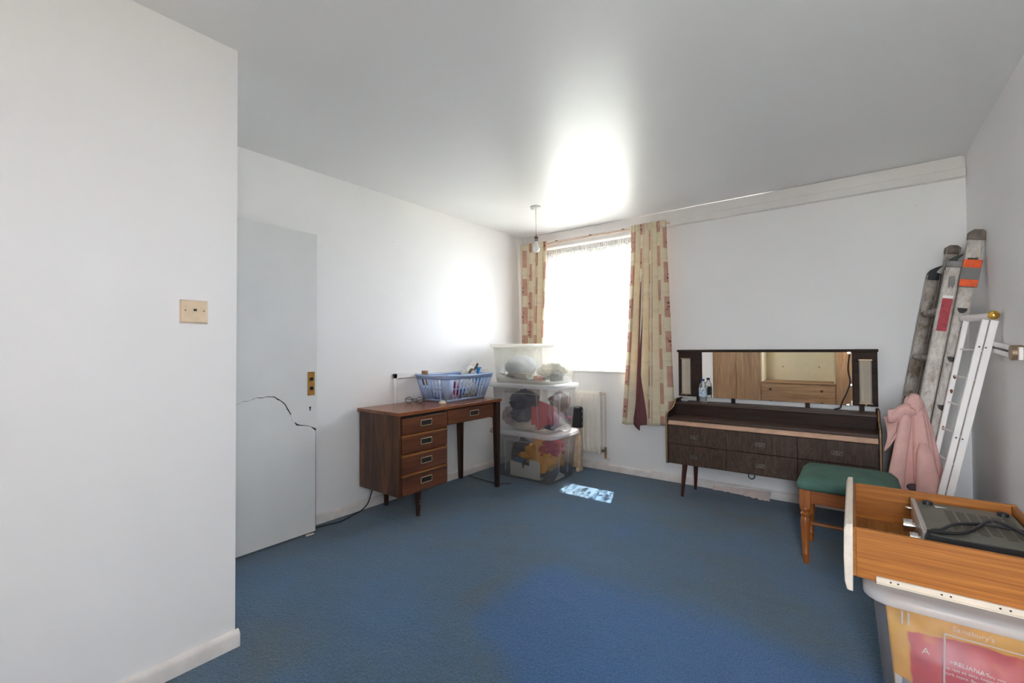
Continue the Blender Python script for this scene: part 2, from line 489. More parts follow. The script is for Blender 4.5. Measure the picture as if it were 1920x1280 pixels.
def curtain_mat(name, band0, band1):
    """cream cloth printed with dusty pink blocks and small brown flower sprigs; UV is in metres of cloth"""
    m, nt, b = mat(name)
    uv = coords(nt, (1, 1, 1), 'UV')
    s = nd(nt, 'ShaderNodeSeparateXYZ')
    nt.links.new(uv, s.inputs[0])
    P, Q = 0.150, 0.31
    cu = mathn(nt, 'DIVIDE', s.outputs[0], P)
    col = mathn(nt, 'FLOOR', cu, 0)
    fu = mathn(nt, 'FRACT', cu, 0)
    vv = mathn(nt, 'ADD', mathn(nt, 'DIVIDE', s.outputs[1], Q), mathn(nt, 'MULTIPLY', col, 0.5))
    fv = mathn(nt, 'FRACT', vv, 0)
    inr = mathn(nt, 'MULTIPLY', band(nt, fu, 0.24, 0.76, 0.02), band(nt, fv, 0.2, 0.80, 0.012))
    lt = nd(nt, 'ShaderNodeTexNoise', Scale=14.0, Detail=3.0)
    nt.links.new(uv, lt.inputs['Vector'])
    cream = ramp(nt, lt.outputs['Fac'], [(0.3, rgb(232, 219, 188)), (0.7, rgb(240, 231, 208))])
    pinkc = ramp(nt, lt.outputs['Fac'], [(0.3, rgb(200, 152, 134)), (0.7, rgb(212, 170, 152))])
    c = mixc(nt, inr, cream, pinkc)
    # sprig: wiggly stem plus blobs inside each block
    vo = nd(nt, 'ShaderNodeTexVoronoi', Scale=34.0)
    nt.links.new(uv, vo.inputs['Vector'])
    blob = nd(nt, 'ShaderNodeMapRange')
    for i_, val in ((1, 0.30), (2, 0.42), (3, 1.0), (4, 0.0)):
        blob.inputs[i_].default_value = val
    nt.links.new(vo.outputs['Distance'], blob.inputs[0])
    core = mathn(nt, 'MULTIPLY', band(nt, fu, 0.30, 0.56, 0.06), band(nt, fv, 0.26, 0.66, 0.03))
    c = mixc(nt, mathn(nt, 'MULTIPLY', mathn(nt, 'MULTIPLY', core, blob.outputs[0]), 0.85), c, rgb(84, 40, 40))
    # faint script on the plain cloth
    scn = nd(nt, 'ShaderNodeTexNoise', Scale=70.0, Detail=2.0)
    nt.links.new(coords(nt, (0.35, 1.4, 1), 'UV'), scn.inputs['Vector'])
    scr = mathn(nt, 'MULTIPLY', band(nt, scn.outputs['Fac'], 0.485, 0.515, 0.008), band(nt, fv, 0.86, 0.97, 0.02))
    c = mixc(nt, mathn(nt, 'MULTIPLY', scr, 0.45), c, rgb(150, 124, 104))
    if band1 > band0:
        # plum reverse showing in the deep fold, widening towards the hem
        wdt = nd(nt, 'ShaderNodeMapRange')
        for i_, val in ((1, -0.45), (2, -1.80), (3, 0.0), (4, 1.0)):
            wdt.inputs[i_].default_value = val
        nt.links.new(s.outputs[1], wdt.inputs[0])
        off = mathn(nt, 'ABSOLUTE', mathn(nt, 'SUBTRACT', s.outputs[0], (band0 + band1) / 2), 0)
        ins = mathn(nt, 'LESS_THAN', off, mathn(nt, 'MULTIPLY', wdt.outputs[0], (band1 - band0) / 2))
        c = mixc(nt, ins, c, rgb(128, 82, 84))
    nt.links.new(c, b.inputs['Base Color'])
    b.inputs['Roughness'].default_value = 0.85
    b.inputs['Specular IOR Level'].default_value = 0.2
    wv = nd(nt, 'ShaderNodeTexNoise', Scale=420.0)
    nt.links.new(uv, wv.inputs['Vector'])
    bump(nt, b, wv.outputs['Fac'], 0.15, 0.001)
    tl = nd(nt, 'ShaderNodeBsdfTranslucent')
    nt.links.new(mixc(nt, 0.4, c, rgb(244, 214, 160)), tl.inputs[0])
    mx = nd(nt, 'ShaderNodeMixShader')
    mx.inputs[0].default_value = 0.13
    nt.links.new(b.outputs[0], mx.inputs[1])
    nt.links.new(tl.outputs[0], mx.inputs[2])
    nt.links.new(mx.outputs[0], nt.nodes['Material Output'].inputs['Surface'])
    return m


# ------------------------------------------------------------------ mesh helpers
class MB:
    def __init__(self):
        self.v, self.f, self.uv = [], [], None

    def add(self, vs, fs):
        o = len(self.v)
        self.v += [Vector(p) for p in vs]
        self.f += [tuple(i + o for i in f) for f in fs]
        return self

    def box(self, x0, x1, y0, y1, z0, z1, tx=0.0, ty=0.0):
        """tx, ty: how far each side is drawn in at the bottom"""
        vs = [(x0 + tx, y0 + ty, z0), (x1 - tx, y0 + ty, z0), (x1 - tx, y1 - ty, z0), (x0 + tx, y1 - ty, z0),
              (x0, y0, z1), (x1, y0, z1), (x1, y1, z1), (x0, y1, z1)]
        return self.add(vs, [(0, 3, 2, 1), (4, 5, 6, 7), (0, 1, 5, 4), (1, 2, 6, 5), (2, 3, 7, 6), (3, 0, 4, 7)])

    def prism(self, poly, axis, a, b):
        def P(p, t):
            return {'X': (t, p[0], p[1]), 'Y': (p[0], t, p[1]), 'Z': (p[0], p[1], t)}[axis]
        n = len(poly)
        vs = [P(p, a) for p in poly] + [P(p, b) for p in poly]
        fs = [tuple(range(n)), tuple(range(2 * n - 1, n - 1, -1))]
        fs += [(i, (i + 1) % n, n + (i + 1) % n, n + i) for i in range(n)]
        return self.add(vs, fs)

    def rod(self, p0, p1, r0, r1=None, n=12):
        r1 = r0 if r1 is None else r1
        p0, p1 = Vector(p0), Vector(p1)
        d = (p1 - p0).normalized()
        a = d.orthogonal().normalized()
        b = d.cross(a)
        vs = []
        for p, r in ((p0, r0), (p1, r1)):
            for i in range(n):
                t = 2 * PI * i / n
                vs.append(p + a * (r * math.cos(t)) + b * (r * math.sin(t)))
        fs = [(i, (i + 1) % n, n + (i + 1) % n, n + i) for i in range(n)]
        fs += [tuple(range(n))[::-1], tuple(range(n, 2 * n))]
        return self.add(vs, fs)

    def bar(self, p0, p1, w, d, side=(0, 1, 0)):
        """rectangular bar from p0 to p1; w across 'side', d across the third axis"""
        p0, p1 = Vector(p0), Vector(p1)
        t = (p1 - p0).normalized()
        s = Vector(side)
        s = (s - t * s.dot(t)).normalized()
        q = t.cross(s)
        vs = []
        for p in (p0, p1):
            for a, b in ((-1, -1), (1, -1), (1, 1), (-1, 1)):
                vs.append(p + s * (a * w / 2) + q * (b * d / 2))
        return self.add(vs, [(0, 3, 2, 1), (4, 5, 6, 7), (0, 1, 5, 4), (1, 2, 6, 5), (2, 3, 7, 6), (3, 0, 4, 7)])

    def tube(self, pts, r, n=8, sub=6):
        pts = [Vector(p) for p in pts]
        if len(pts) > 2 and sub:
            q = []
            P = [pts[0]] + pts + [pts[-1]]
            for i in range(1, len(P) - 2):
                for k in range(sub):
                    t = k / sub
                    a, b, c, d = P[i - 1], P[i], P[i + 1], P[i + 2]
                    q.append(0.5 * ((2 * b) + (c - a) * t + (2 * a - 5 * b + 4 * c - d) * t * t + (3 * b - a - 3 * c + d) * t ** 3))
            pts = q + [pts[-1]]
        vs, fs = [], []
        prev = None
        for i, p in enumerate(pts):
            t = (pts[min(i + 1, len(pts) - 1)] - pts[max(i - 1, 0)]).normalized()
            a = t.orthogonal().normalized() if prev is None else (prev - t * prev.dot(t)).normalized()
            prev = a
            b = t.cross(a)
            for k in range(n):
                th = 2 * PI * k / n
                vs.append(p + a * (r * math.cos(th)) + b * (r * math.sin(th)))
        for i in range(len(pts) - 1):
            for k in range(n):
                fs.append((i * n + k, i * n + (k + 1) % n, (i + 1) * n + (k + 1) % n, (i + 1) * n + k))
        fs += [tuple(range(n))[::-1], tuple(range((len(pts) - 1) * n, len(pts) * n))]
        return self.add(vs, fs)

    def lathe(self, prof, c=(0, 0, 0), n=24, sx=1.0, sy=1.0, axis='Z'):
        vs, fs = [], []
        for r, z in prof:
            for k in range(n):
                t = 2 * PI * k / n
                p = (r * math.cos(t) * sx, r * math.sin(t) * sy, z)
                if axis == 'X':
                    p = (p[2], p[0], p[1])
                if axis == 'Y':
                    p = (p[0], p[2], p[1])
                vs.append(Vector(c) + Vector(p))
        for i in range(len(prof) - 1):
            for k in range(n):
                fs.append((i * n + k, i * n + (k + 1) % n, (i + 1) * n + (k + 1) % n, (i + 1) * n + k))
        fs += [tuple(range(n))[::-1], tuple(range((len(prof) - 1) * n, len(prof) * n))]
        return self.add(vs, fs)

    def sheet(self, fn, nu, nv, uvfn=None):
        """fn(i/nu, j/nv) -> point"""
        o = len(self.v)
        uv = []
        for j in range(nv + 1):
            for i in range(nu + 1):
                self.v.append(Vector(fn(i / nu, j / nv)))
                uv.append(uvfn(i / nu, j / nv) if uvfn else (i / nu, j / nv))
        for j in range(nv):
            for i in range(nu):
                a = o + j * (nu + 1) + i
                self.f.append((a, a + 1, a + nu + 2, a + nu + 1))
        self.uv = (self.uv or []) + uv
        return self

    def blob(self, c, r, amp=0.25, freq=2.2, seed=0, sub=3, flat=None, crease=0.0):
        bm = bmesh.new()
        bmesh.ops.create_icosphere(bm, subdivisions=sub, radius=1.0)
        o = Vector((seed * 7.31, seed * 3.7, seed * 1.9))
        vs = []
        for q in bm.verts:
            d = q.co.normalized()
            k = 1 + amp * noise.noise(d * freq + o) + amp * 0.5 * noise.noise(d * freq * 2.3 + o)
            if crease:
                k -= crease * abs(noise.noise(d * freq * 1.7 + o * 2))
            p = Vector((c[0] + d.x * r[0] * k, c[1] + d.y * r[1] * k, c[2] + d.z * r[2] * k))
            if flat is not None and p.z < flat:
                p.z = flat
            vs.append(p)
        fs = [tuple(x.index for x in f.verts) for f in bm.faces]
        bm.free()
        return self.add(vs, fs)


def origin_of(o):
    p = Vector((0, 0, 0))
    while o is not None:
        p = p + o.location
        o = o.parent
    return p


def obj(name, mb, material, parent=None, bevel=0.0, smooth=None, local=False, seg=2, solid=0.0, subsurf=0):
    me = bpy.data.meshes.new(name)
    vs = mb.v
    org = Vector((0, 0, 0))
    if parent is not None:
        if not local:
            org = origin_of(parent)
    elif not local and vs:
        lo = [min(p[i] for p in vs) for i in range(3)]
        hi = [max(p[i] for p in vs) for i in range(3)]
        org = Vector(((lo[0] + hi[0]) / 2, (lo[1] + hi[1]) / 2, lo[2]))
    me.from_pydata([tuple(p - org) for p in vs], [], mb.f)
    if mb.uv and len(mb.uv) == len(vs):
        ul = me.uv_layers.new(name='UVMap')
        for lp in me.loops:
            ul.data[lp.index].uv = mb.uv[lp.vertex_index]
    bm = bmesh.new()
    bm.from_mesh(me)
    bmesh.ops.recalc_face_normals(bm, faces=bm.faces)
    for f in bm.faces:
        f.smooth = True
    lim = math.radians(34 if smooth is None else smooth)
    for e in bm.edges:
        e.smooth = not (len(e.link_faces) == 2 and e.calc_face_angle(0) > lim)
    bm.to_mesh(me)
    bm.free()
    me.materials.append(material)
    o = bpy.data.objects.new(name, me)
    COL.objects.link(o)
    if parent is not None:
        o.parent = parent
    elif not local:
        o.location = org
    if solid:
        md = o.modifiers.new('thickness', 'SOLIDIFY')
        md.thickness = solid
        md.offset = 0
    if bevel:
        md = o.modifiers.new('edges', 'BEVEL')
        md.width = bevel
        md.segments = seg
        md.limit_method = 'ANGLE'
        md.angle_limit = math.radians(40)
        md.harden_normals = False
    if subsurf:
        md = o.modifiers.new('smooth', 'SUBSURF')
        md.levels = md.render_levels = subsurf
    return o


def thing(name, label, cat, loc=(0, 0, 0), group=None, rot=(0, 0, 0)):
    o = bpy.data.objects.new(name, None)
    COL.objects.link(o)
    o.location = loc
    o.rotation_euler = rot
    o.empty_display_size = 0.05
    return tag(o, label, cat, group)


def tag(o, label, cat, group=None):
    o['label'] = label
    o['category'] = cat
    if group:
        o['group'] = group
    return o


def struct(o, label=None):
    o['kind'] = 'structure'
    if label:
        o['label'] = label
    return o


def text(body, size, name, material, parent, mw, extrude=0.0004):
    cu = bpy.data.curves.new(name, 'FONT')
    cu.body = body
    cu.size = size
    cu.extrude = extrude
    t = bpy.data.objects.new(name + '_src', cu)
    COL.objects.link(t)
    bpy.context.view_layer.update()
    me = bpy.data.meshes.new_from_object(t.evaluated_get(bpy.context.evaluated_depsgraph_get()))
    bpy.data.objects.remove(t)
    me.materials.clear()
    me.materials.append(material)
    org = Matrix.Translation(-origin_of(parent))
    me.transform(org @ mw)
    o = bpy.data.objects.new(name, me)
    COL.objects.link(o)
    o.parent = parent
    return o


# ------------------------------------------------------------------ the room
T = 0.22
WX0, WX1, WZ0, WZ1 = -2.74, -1.50, 0.975, 2.295            # window opening
fl = obj('floor', MB().box(XL - 0.1, XR + 0.1, YB - 0.1, YF + 0.02, -0.08, 0.0), M['carpet'], local=True)
struct(fl, 'blue carpet, faded to grey where it was walked on')
struct(obj('ceiling', MB().box(XL - T, XR + T, YB - T, YF + T, H, H + 0.12), M['ceiling'], local=True), 'shiny white painted ceiling')
struct(obj('wall_left', MB().box(XL - T, XL, 0.0, YF + T, -0.05, H), M['wall'], local=True), 'white wall behind the desk')
mb = MB().box(XL, WX0, YF, YF + T, -0.05, H).box(WX1, XR + T, YF, YF + T, -0.05, H)
mb.box(WX0, WX1, YF, YF + T, -0.05, WZ0).box(WX0, WX1, YF, YF + T, WZ1, H)
struct(obj('wall_back', mb, M['wall'], local=True), 'white wall with the window and the dressing table')
Q0, Q1, QZ0, QZ1 = -0.42, 0.00, 1.10, 2.10                     # unseen opening added in the right wall to brighten the near wall
mb = MB().box(XR, XR + T, YB - T, Q0, -0.05, H).box(XR, XR + T, Q1, YF, -0.05, H).box(XR, XR + T, Q0, Q1, -0.05, QZ0).box(XR, XR + T, Q0, Q1, QZ1, H)
struct(obj('wall_right', mb, M['wall'], local=True), 'white wall the ladder leans on')
struct(obj('wall_near', MB().box(XN - 0.075, XN, YB, YN, -0.05, H), M['wall'], local=True), 'white wall with the socket plate')
V0, V1, VZ0, VZ1, VY = 0.05, 0.57, 0.45, 2.15, -0.52         # narrow unseen opening beside the wardrobe, added for fill on the far wall
struct(obj('wall_front', MB().box(XL - T, 0.03, YB - T, YB, -0.05, H), M['wall_plain'], local=True), 'wall behind the camera')
mb = MB().box(0.03, V0, VY - 0.14, VY, -0.05, H).box(V1, XR + T, VY - 0.14, VY, -0.05, H)
mb.box(V0, V1, VY - 0.14, VY, -0.05, VZ0).box(V0, V1, VY - 0.14, VY, VZ1, H)
struct(obj('wall_fill_window', mb, M['wall_plain'], local=True), 'wall behind the camera beside the wardrobe')
# hall doorway in the recess on the left
mb = MB().box(XL, -2.885, 0.70, YN, -0.05, H).box(-2.885, XN - 0.075, 0.70, YN, 2.0, H)
struct(obj('wall_recess', mb, M['wall_plain'], local=True), 'short wall over the doorway')
mb = MB().box(-2.885, -2.857, 0.69, YN + 0.012, 0, 2.0).box(-2.885, XN - 0.075, 0.69, YN + 0.012, 1.985, 2.02)
mb.box(XN - 0.118, XN - 0.076, 0.69, YN - 0.004, 0, 1.985)
struct(obj('trim_1', mb, M['gloss'], bevel=0.003, local=True), 'white door lining')
struct(obj('wall_hall', MB().box(XL - T, XN - 0.075, -0.25, 0.0, -0.05, H), M['wall_plain'], local=True), 'hall wall')

# skirting boards (moulded top edge)
SK = [(0, 0), (0.018, 0), (0.018, 0.048), (0.013, 0.058), (0.006, 0.064), (0, 0.066)]
struct(obj('baseboard_left', MB().prism([(XL + a, z) for a, z in SK], 'Y', 1.60, YF - 0.018), M['skirting'], local=True), 'white skirting board')
struct(obj('baseboard_back', MB().prism([(YF - a, z) for a, z in SK], 'X', XL, XR), M['skirting'], local=True), 'white skirting board')
struct(obj('baseboard_near', MB().prism([(XN + a, z) for a, z in SK], 'Y', -0.5, YN + 0.012), M['skirting'], local=True), 'chipped white skirting board')
struct(obj('baseboard_right', MB().prism([(XR - a, z) for a, z in SK], 'Y', -0.5, YF - 0.018), M['skirting'], local=True), 'white skirting board')

# boards under the ceiling along the window wall
struct(obj('trim_2', MB().box(-2.90, XR - 0.015, YF - 0.026, YF, 2.362, H - 0.002), M['gloss'], bevel=0.003, local=True), 'white board under the ceiling')
struct(obj('trim_3', MB().box(-1.60, XR - 0.003, YF - 0.048, YF, 2.302, 2.360), M['gloss'], bevel=0.004, local=True), 'white batten below the board')

# window: frame, two casements, glass, sill
win = bpy.data.objects.new('window_1', None)
COL.objects.link(win)
win.location = (-2.12, YF + 0.12, WZ0)
struct(win, 'bright window behind the net curtain')
yw0, yw1 = YF + 0.10, YF + 0.16
mb = MB().box(WX0, WX1, yw0, yw1, WZ0, WZ0 + 0.055).box(WX0, WX1, yw0, yw1, WZ1 - 0.055, WZ1)
mb.box(WX0, WX0 + 0.05, yw0, yw1, WZ0, WZ1).box(WX1 - 0.05, WX1, yw0, yw1, WZ0, WZ1)
obj('window_frame', mb, M['gloss'], win, bevel=0.004)
for x0, x1 in ((WX0 + 0.05, WX1 - 0.05),):
    c = obj('casement', MB().box(x0, x1, yw0 + 0.01, yw1 - 0.01, WZ0 + 0.055, WZ0 + 0.10).box(x0, x1, yw0 + 0.01, yw1 - 0.01, WZ1 - 0.10, WZ1 - 0.055)
            .box(x0, x0 + 0.04, yw0 + 0.01, yw1 - 0.01, WZ0 + 0.1, WZ1 - 0.1).box(x1 - 0.04, x1, yw0 + 0.01, yw1 - 0.01, WZ0 + 0.1, WZ1 - 0.1), M['gloss'], win, bevel=0.003)
    obj('pane', MB().box(x0 + 0.04, x1 - 0.04, yw0 + 0.028, yw0 + 0.032, WZ0 + 0.10, WZ1 - 0.10), M['glass'], c)
obj('window_sill', MB().box(WX0 + 0.002, WX1 - 0.002, YF - 0.012, YF + 0.10, WZ0 - 0.018, WZ0 + 0.004), M['gloss'], win, bevel=0.005)
fill_win2 = bpy.data.objects.new('window_fill_back', None)
COL.objects.link(fill_win2)
fill_win2.location = ((V0 + V1) / 2, VY - 0.1, VZ0)
struct(fill_win2, 'narrow fill window added behind the camera')
mb = MB().box(V0, V1, VY - 0.12, VY - 0.07, VZ0, VZ0 + 0.04).box(V0, V1, VY - 0.12, VY - 0.07, VZ1 - 0.04, VZ1)
mb.box(V0, V0 + 0.03, VY - 0.12, VY - 0.07, VZ0, VZ1).box(V1 - 0.03, V1, VY - 0.12, VY - 0.07, VZ0, VZ1)
obj('window_frame', mb, M['gloss'], fill_win2, bevel=0.004)
obj('pane', MB().box(V0 + 0.03, V1 - 0.03, VY - 0.098, VY - 0.094, VZ0 + 0.04, VZ1 - 0.04), M['glass'], fill_win2)
fill_win3 = bpy.data.objects.new('window_fill_right', None)
COL.objects.link(fill_win3)
fill_win3.location = (XR + 0.1, (Q0 + Q1) / 2, QZ0)
struct(fill_win3, 'small fill window added beside the camera')
mb = MB().box(XR + 0.09, XR + 0.14, Q0, Q1, QZ0, QZ0 + 0.03).box(XR + 0.09, XR + 0.14, Q0, Q1, QZ1 - 0.03, QZ1)
mb.box(XR + 0.09, XR + 0.14, Q0, Q0 + 0.03, QZ0, QZ1).box(XR + 0.09, XR + 0.14, Q1 - 0.03, Q1, QZ0, QZ1)
obj('window_frame', mb, M['gloss'], fill_win3, bevel=0.004)
obj('pane', MB().box(XR + 0.113, XR + 0.117, Q0 + 0.03, Q1 - 0.03, QZ0 + 0.03, QZ1 - 0.03), M['glass'], fill_win3)
# outside: the eaves over the window and the ground
struct(obj('exterior_eaves', MB().box(-6, 4, YF + T, YF + T + 0.42, 2.50, 2.62), M['gloss'], local=True))
struct(obj('exterior_ground', MB().box(-30, 30, -40, 60, -3.2, -3.0), plain('pale_ground', rgb(150, 150, 140), 0.9), local=True))

# open door against the left wall
dr = bpy.data.objects.new('door_1', None)
COL.objects.link(dr)
dr.location = (-2.86, 0.825, 0)
struct(dr, 'open white flush door with a long crack')
DX, DY0, DY1, DZ1 = -2.841, 0.825, 1.587, 1.972
obj('core', MB().box(DX - 0.038, DX - 0.006, DY0, DY1 - 0.002, 0.012, DZ1 - 0.002), M['door_core'], dr)
crack = [(0.825, 0.80), (0.90, 0.835), (0.99, 0.872), (1.06, 0.880), (1.11, 0.893), (1.135, 0.905), (1.165, 0.903), (1.19, 0.914), (1.212, 0.920), (1.24, 0.917),
         (1.27, 0.922), (1.295, 0.919), (1.314, 0.918), (1.335, 0.903), (1.35, 0.893), (1.372, 0.874), (1.383, 0.862), (1.395, 0.838),
         (1.405, 0.822), (1.417, 0.798), (1.425, 0.775), (1.438, 0.752), (1.453, 0.732), (1.475, 0.722), (1.518, 0.713), (1.545, 0.703), (1.587, 0.681)]
low = []
for y, z in crack:
    gap = 0.0025 + 0.0075 * max(0, 1 - abs(y - 1.43) / 0.12) + 0.004 * max(0, 1 - abs(y - 1.30) / 0.14)
    low.append((y - 0.3 * gap, z - gap * (0.6 + 0.8 * random.random())))
obj('panel', MB().prism([(DY0, DZ1)] + crack + [(DY1, DZ1)], 'X', DX - 0.006, DX), M['door'], dr, smooth=20)
obj('panel', MB().prism([(DY0, 0.012)] + low[:-1] + [(1.579, 0.668), (1.579, 0.012)], 'X', DX - 0.006, DX - 0.0005), M['door'], dr, smooth=20)
obj('splinter', MB().prism([(1.412, 0.792), (1.424, 0.800), (1.440, 0.776), (1.447, 0.748), (1.436, 0.738), (1.424, 0.757)], 'X', DX - 0.005, DX + 0.001), M['door'], dr)
lp = obj('lock_plate', MB().box(DX, DX + 0.003, 1.524, 1.572, 0.905, 1.060), M['brass_old'], dr, bevel=0.001)
for z in (1.012, 0.952):
    obj('spindle_hole', MB().lathe([(0.0125, 0), (0.0125, 0.006), (0.008, 0.007), (0.008, 0.002), (0.0, 0.002)], (DX + 0.002, 1.549, z), 16, axis='X'), M['recess'], lp)
for y, z in ((1.529, 1.054), (1.567, 1.054), (1.529, 0.911), (1.567, 0.911)):
    obj('screw', MB().lathe([(0.003, 0), (0.003, 0.004), (0, 0.0045)], (DX + 0.001, y, z), 10, axis='X'), M['bronze'], lp)
obj('keyhole', MB().lathe([(0.0065, 0), (0.0065, 0.0014), (0, 0.0014)], (DX, 1.541, 0.826), 14, axis='X').box(DX, DX + 0.0014, 1.5375, 1.5445, 0.806, 0.825), M['recess'], dr)

# fitted wardrobe behind the camera: it is seen in the mirror
WY = -0.50
wd = thing('fitted_wardrobe', 'brown fitted wardrobe with cream recess and drawers, seen in the mirror', 'wardrobe', (-0.7, -0.8, 0))
obj('carcass', MB().box(XN + 0.002, -1.262, YB + 0.01, WY - 0.025, 0.0, H - 0.02).box(-0.235, 0.028, YB + 0.01, WY - 0.025, 0.0, H - 0.02)
    .box(-1.262, -0.235, YB + 0.01, WY - 0.03, 0.0, 0.61).box(-1.262, -0.235, YB + 0.01, WY - 0.03, 1.95, H - 0.02), M['ward'], wd)
for x0, x1 in ((XN + 0.006, -1.645), (-1.641, -1.264), (-0.233, 0.026)):
    obj('door', MB().box(x0, x1, WY - 0.022, WY, 0.06, H - 0.03), M['ward'], wd, bevel=0.002)
obj('recess_back', MB().box(-1.258, -0.239, YB + 0.012, YB + 0.03, 0.63, 1.948), M['cream'], wd)
obj('recess_side', MB().box(-1.2615, -1.245, YB + 0.03, WY - 0.035, 0.63, 1.948), M['cream'], wd)
obj('recess_side', MB().box(-0.252, -0.2355, YB + 0.03, WY - 0.035, 0.63, 1.948), M['cream'], wd)
obj('shelf', MB().box(-1.262, -0.236, YB + 0.02, WY + 0.012, 0.612, 0.632), M['ward_x'], wd, bevel=0.003)
for z0, z1 in ((0.412, 0.606), (0.215, 0.408), (0.02, 0.211)):
    d = obj('drawer', MB().box(-1.258, -0.240, WY - 0.02, WY, z0, z1), M['ward_x'], wd, bevel=0.002)
    for x in (-1.121, -0.414):
        obj('knob', MB().lathe([(0.008, 0), (0.008, 0.012), (0.02, 0.016), (0.02, 0.026), (0.0, 0.028)], (x, WY - 0.001, (z0 + z1) / 2), 14, axis='Y'), M['desk_dark'], d)
for x in (-1.0, -0.471):
    obj('hole_cap', MB().lathe([(0.012, 0), (0.01, 0.006), (0, 0.007)], (x, YB + 0.029, 0.87), 12, axis='Y'), M['bronze'], wd)

# socket plate on the near wall
sk = thing('socket_plate', 'yellowed square telephone socket plate on the near white wall', 'socket', (XN, 0.631, 1.31))
obj('plate', MB().box(XN + 0.0005, XN + 0.012, 0.588, 0.674, 1.309, 1.392), M['socket'], sk, bevel=0.004, seg=3)
obj('rim', MB().box(XN, XN + 0.004, 0.584, 0.678, 1.305, 1.396), M['pipe'], sk, bevel=0.002)
obj('jack', MB().box(XN + 0.011, XN + 0.0135, 0.6265, 0.6375, 1.353, 1.362), M['recess'], sk)
obj('jack_frame', MB().box(XN + 0.011, XN + 0.013, 0.624, 0.640, 1.347, 1.364), M['socket'], sk, bevel=0.001)
for y in (0.6005, 0.6615):
    obj('screw', MB().lathe([(0.0032, 0), (0.0032, 0.002), (0, 0.002)], (XN + 0.0115, y, 1.355), 10, axis='X'), M['bronze'], sk)

# pendant lamp
pn = thing('pendant_lamp', 'white ceiling rose with bare bulb hanging on a thin flex', 'lamp', (-2.204, 3.247, H))
obj('ceiling_rose', MB().lathe([(0.0, -0.022), (0.03, -0.022), (0.044, -0.012), (0.046, 0.0), (0.0, 0.0)], (-2.204, 3.247, H - 0.0005), 28), M['white'], pn)
obj('flex', MB().tube([(-2.204, 3.247, H - 0.02), (-2.203, 3.247, 2.32), (-2.201, 3.247, 2.2)], 0.0032), M['pipe'], pn)
obj('lamp_holder', MB().lathe([(0.0, 0.062), (0.006, 0.06), (0.0085, 0.045), (0.0155, 0.04), (0.0155, 0.012), (0.0145, 0.0), (0, 0)], (-2.2, 3.247, 2.142), 20), M['pewter'], pn)
obj('holder_ring', MB().lathe([(0.017, 0), (0.019, 0.004), (0.017, 0.009), (0.0, 0.009)], (-2.2, 3.247, 2.168), 20), M['black'], pn)
bl = obj('bulb', MB().lathe([(0.0, -0.001), (0.013, 0.0), (0.0135, -0.014), (0.017, -0.030), (0.026, -0.052), (0.029, -0.066), (0.0265, -0.082), (0.018, -0.094), (0.0, -0.099)], (-2.2, 3.247, 2.144), 28), M['bulb'], pn)

# ------------------------------------------------------------------ window dressing
net = MB().sheet(lambda a, c: (-2.735 + 1.225 * a, YF + 0.045 + 0.012 * math.sin(a * 95 + 1.2 * math.sin(c * 3)) * (0.35 + 0.65 * c) + 0.008 * noise.noise(Vector((a * 14, c * 2, 0))),
                               2.272 - 1.285 * c + (0.012 * noise.noise(Vector((a * 11, 3, 1))) if c > 0.98 else 0)),
                 260, 26, lambda a, c: (a * 2.0, c * 1.285))
nc = thing('net_curtain', 'white lace net curtain glowing across the window', 'curtain', (-2.12, YF + 0.045, 0.98))
obj('lace', net, M['lace'], nc, smooth=180)
obj('heading', MB().sheet(lambda a, c: (-2.735 + 1.225 * a, YF + 0.041 + 0.007 * math.sin(a * 330), 2.282 - 0.05 * c), 400, 2), seethrough('net_heading', (0.8, 0.78, 0.78, 1), 0.12), nc, smooth=180)
obj('rod', MB().rod((-2.74, YF + 0.045, 2.262), (-1.502, YF + 0.045, 2.262), 0.004), M['white'], nc)

rail = thing('curtain_rail', 'thin curtain rail screwed to the board above the window', 'rail', (-2.1, YF - 0.04, 2.32))
obj('track', MB().box(-2.90, -1.30, YF - 0.055, YF - 0.035, 2.322, 2.340), plain('tarnished_track', rgb(214, 192, 176), 0.5, metal=0.1), rail, bevel=0.002)
for x in (-2.86, -2.5, -2.1, -1.75, -1.38):
    obj('bracket', MB().box(x - 0.012, x + 0.012, YF - 0.05, YF - 0.0262, 2.332, 2.352), M['bronze'], rail)


def curtain(name, label, x0t, x1t, x0b, x1b, zb, folds, cloth, seed, mt, lift):
    c = thing(name, label, 'curtain', ((x0t + x1t) / 2, YF - 0.07, zb), 'printed curtains at the window')

    def P(a, v):
        z = 2.345 - v * (2.345 - zb)
        k = min(1, v / 0.5)
        flare = v ** 1.3
        xa, xb = x0t + (x0b - x0t) * flare, x1t + (x1b - x1t) * flare
        ph = a * folds * 2 * PI + seed + 0.5 * noise.noise(Vector((a * 3, v * 1.3, seed)))
        amp = (0.016 + 0.036 * k) * (0.8 + 0.5 * noise.noise(Vector((a * 4, 0, seed + 5))))
        x = xa + (xb - xa) * a + (0.012 + 0.006 * k) * math.sin(2 * ph + 0.6)
        y = YF - 0.095 + amp * math.sin(ph) + (0.004 * math.sin(a * 170) if v < 0.06 else 0)
        if v < 0.001:
            z += 0.004 * math.sin(a * 60)
        z += lift(a) * max(0, (v - 0.9) / 0.1)
        return (x, y, z)
    obj('cloth', MB().sheet(P, 150, 50, lambda a, v: (a * cloth, -v * (2.345 - zb))), mt, c, smooth=180, solid=0.003)
    obj('heading_tape', MB().sheet(lambda a, v: (P(a, 0)[0], P(a, 0.01)[1] - 0.004 - 0.003 * math.sin(a * 230), 2.350 - 0.062 * v), 200, 3,
                                   lambda a, v: (a * cloth, 0.05 - v * 0.06)), mt, c, smooth=180, solid=0.002)
    return c


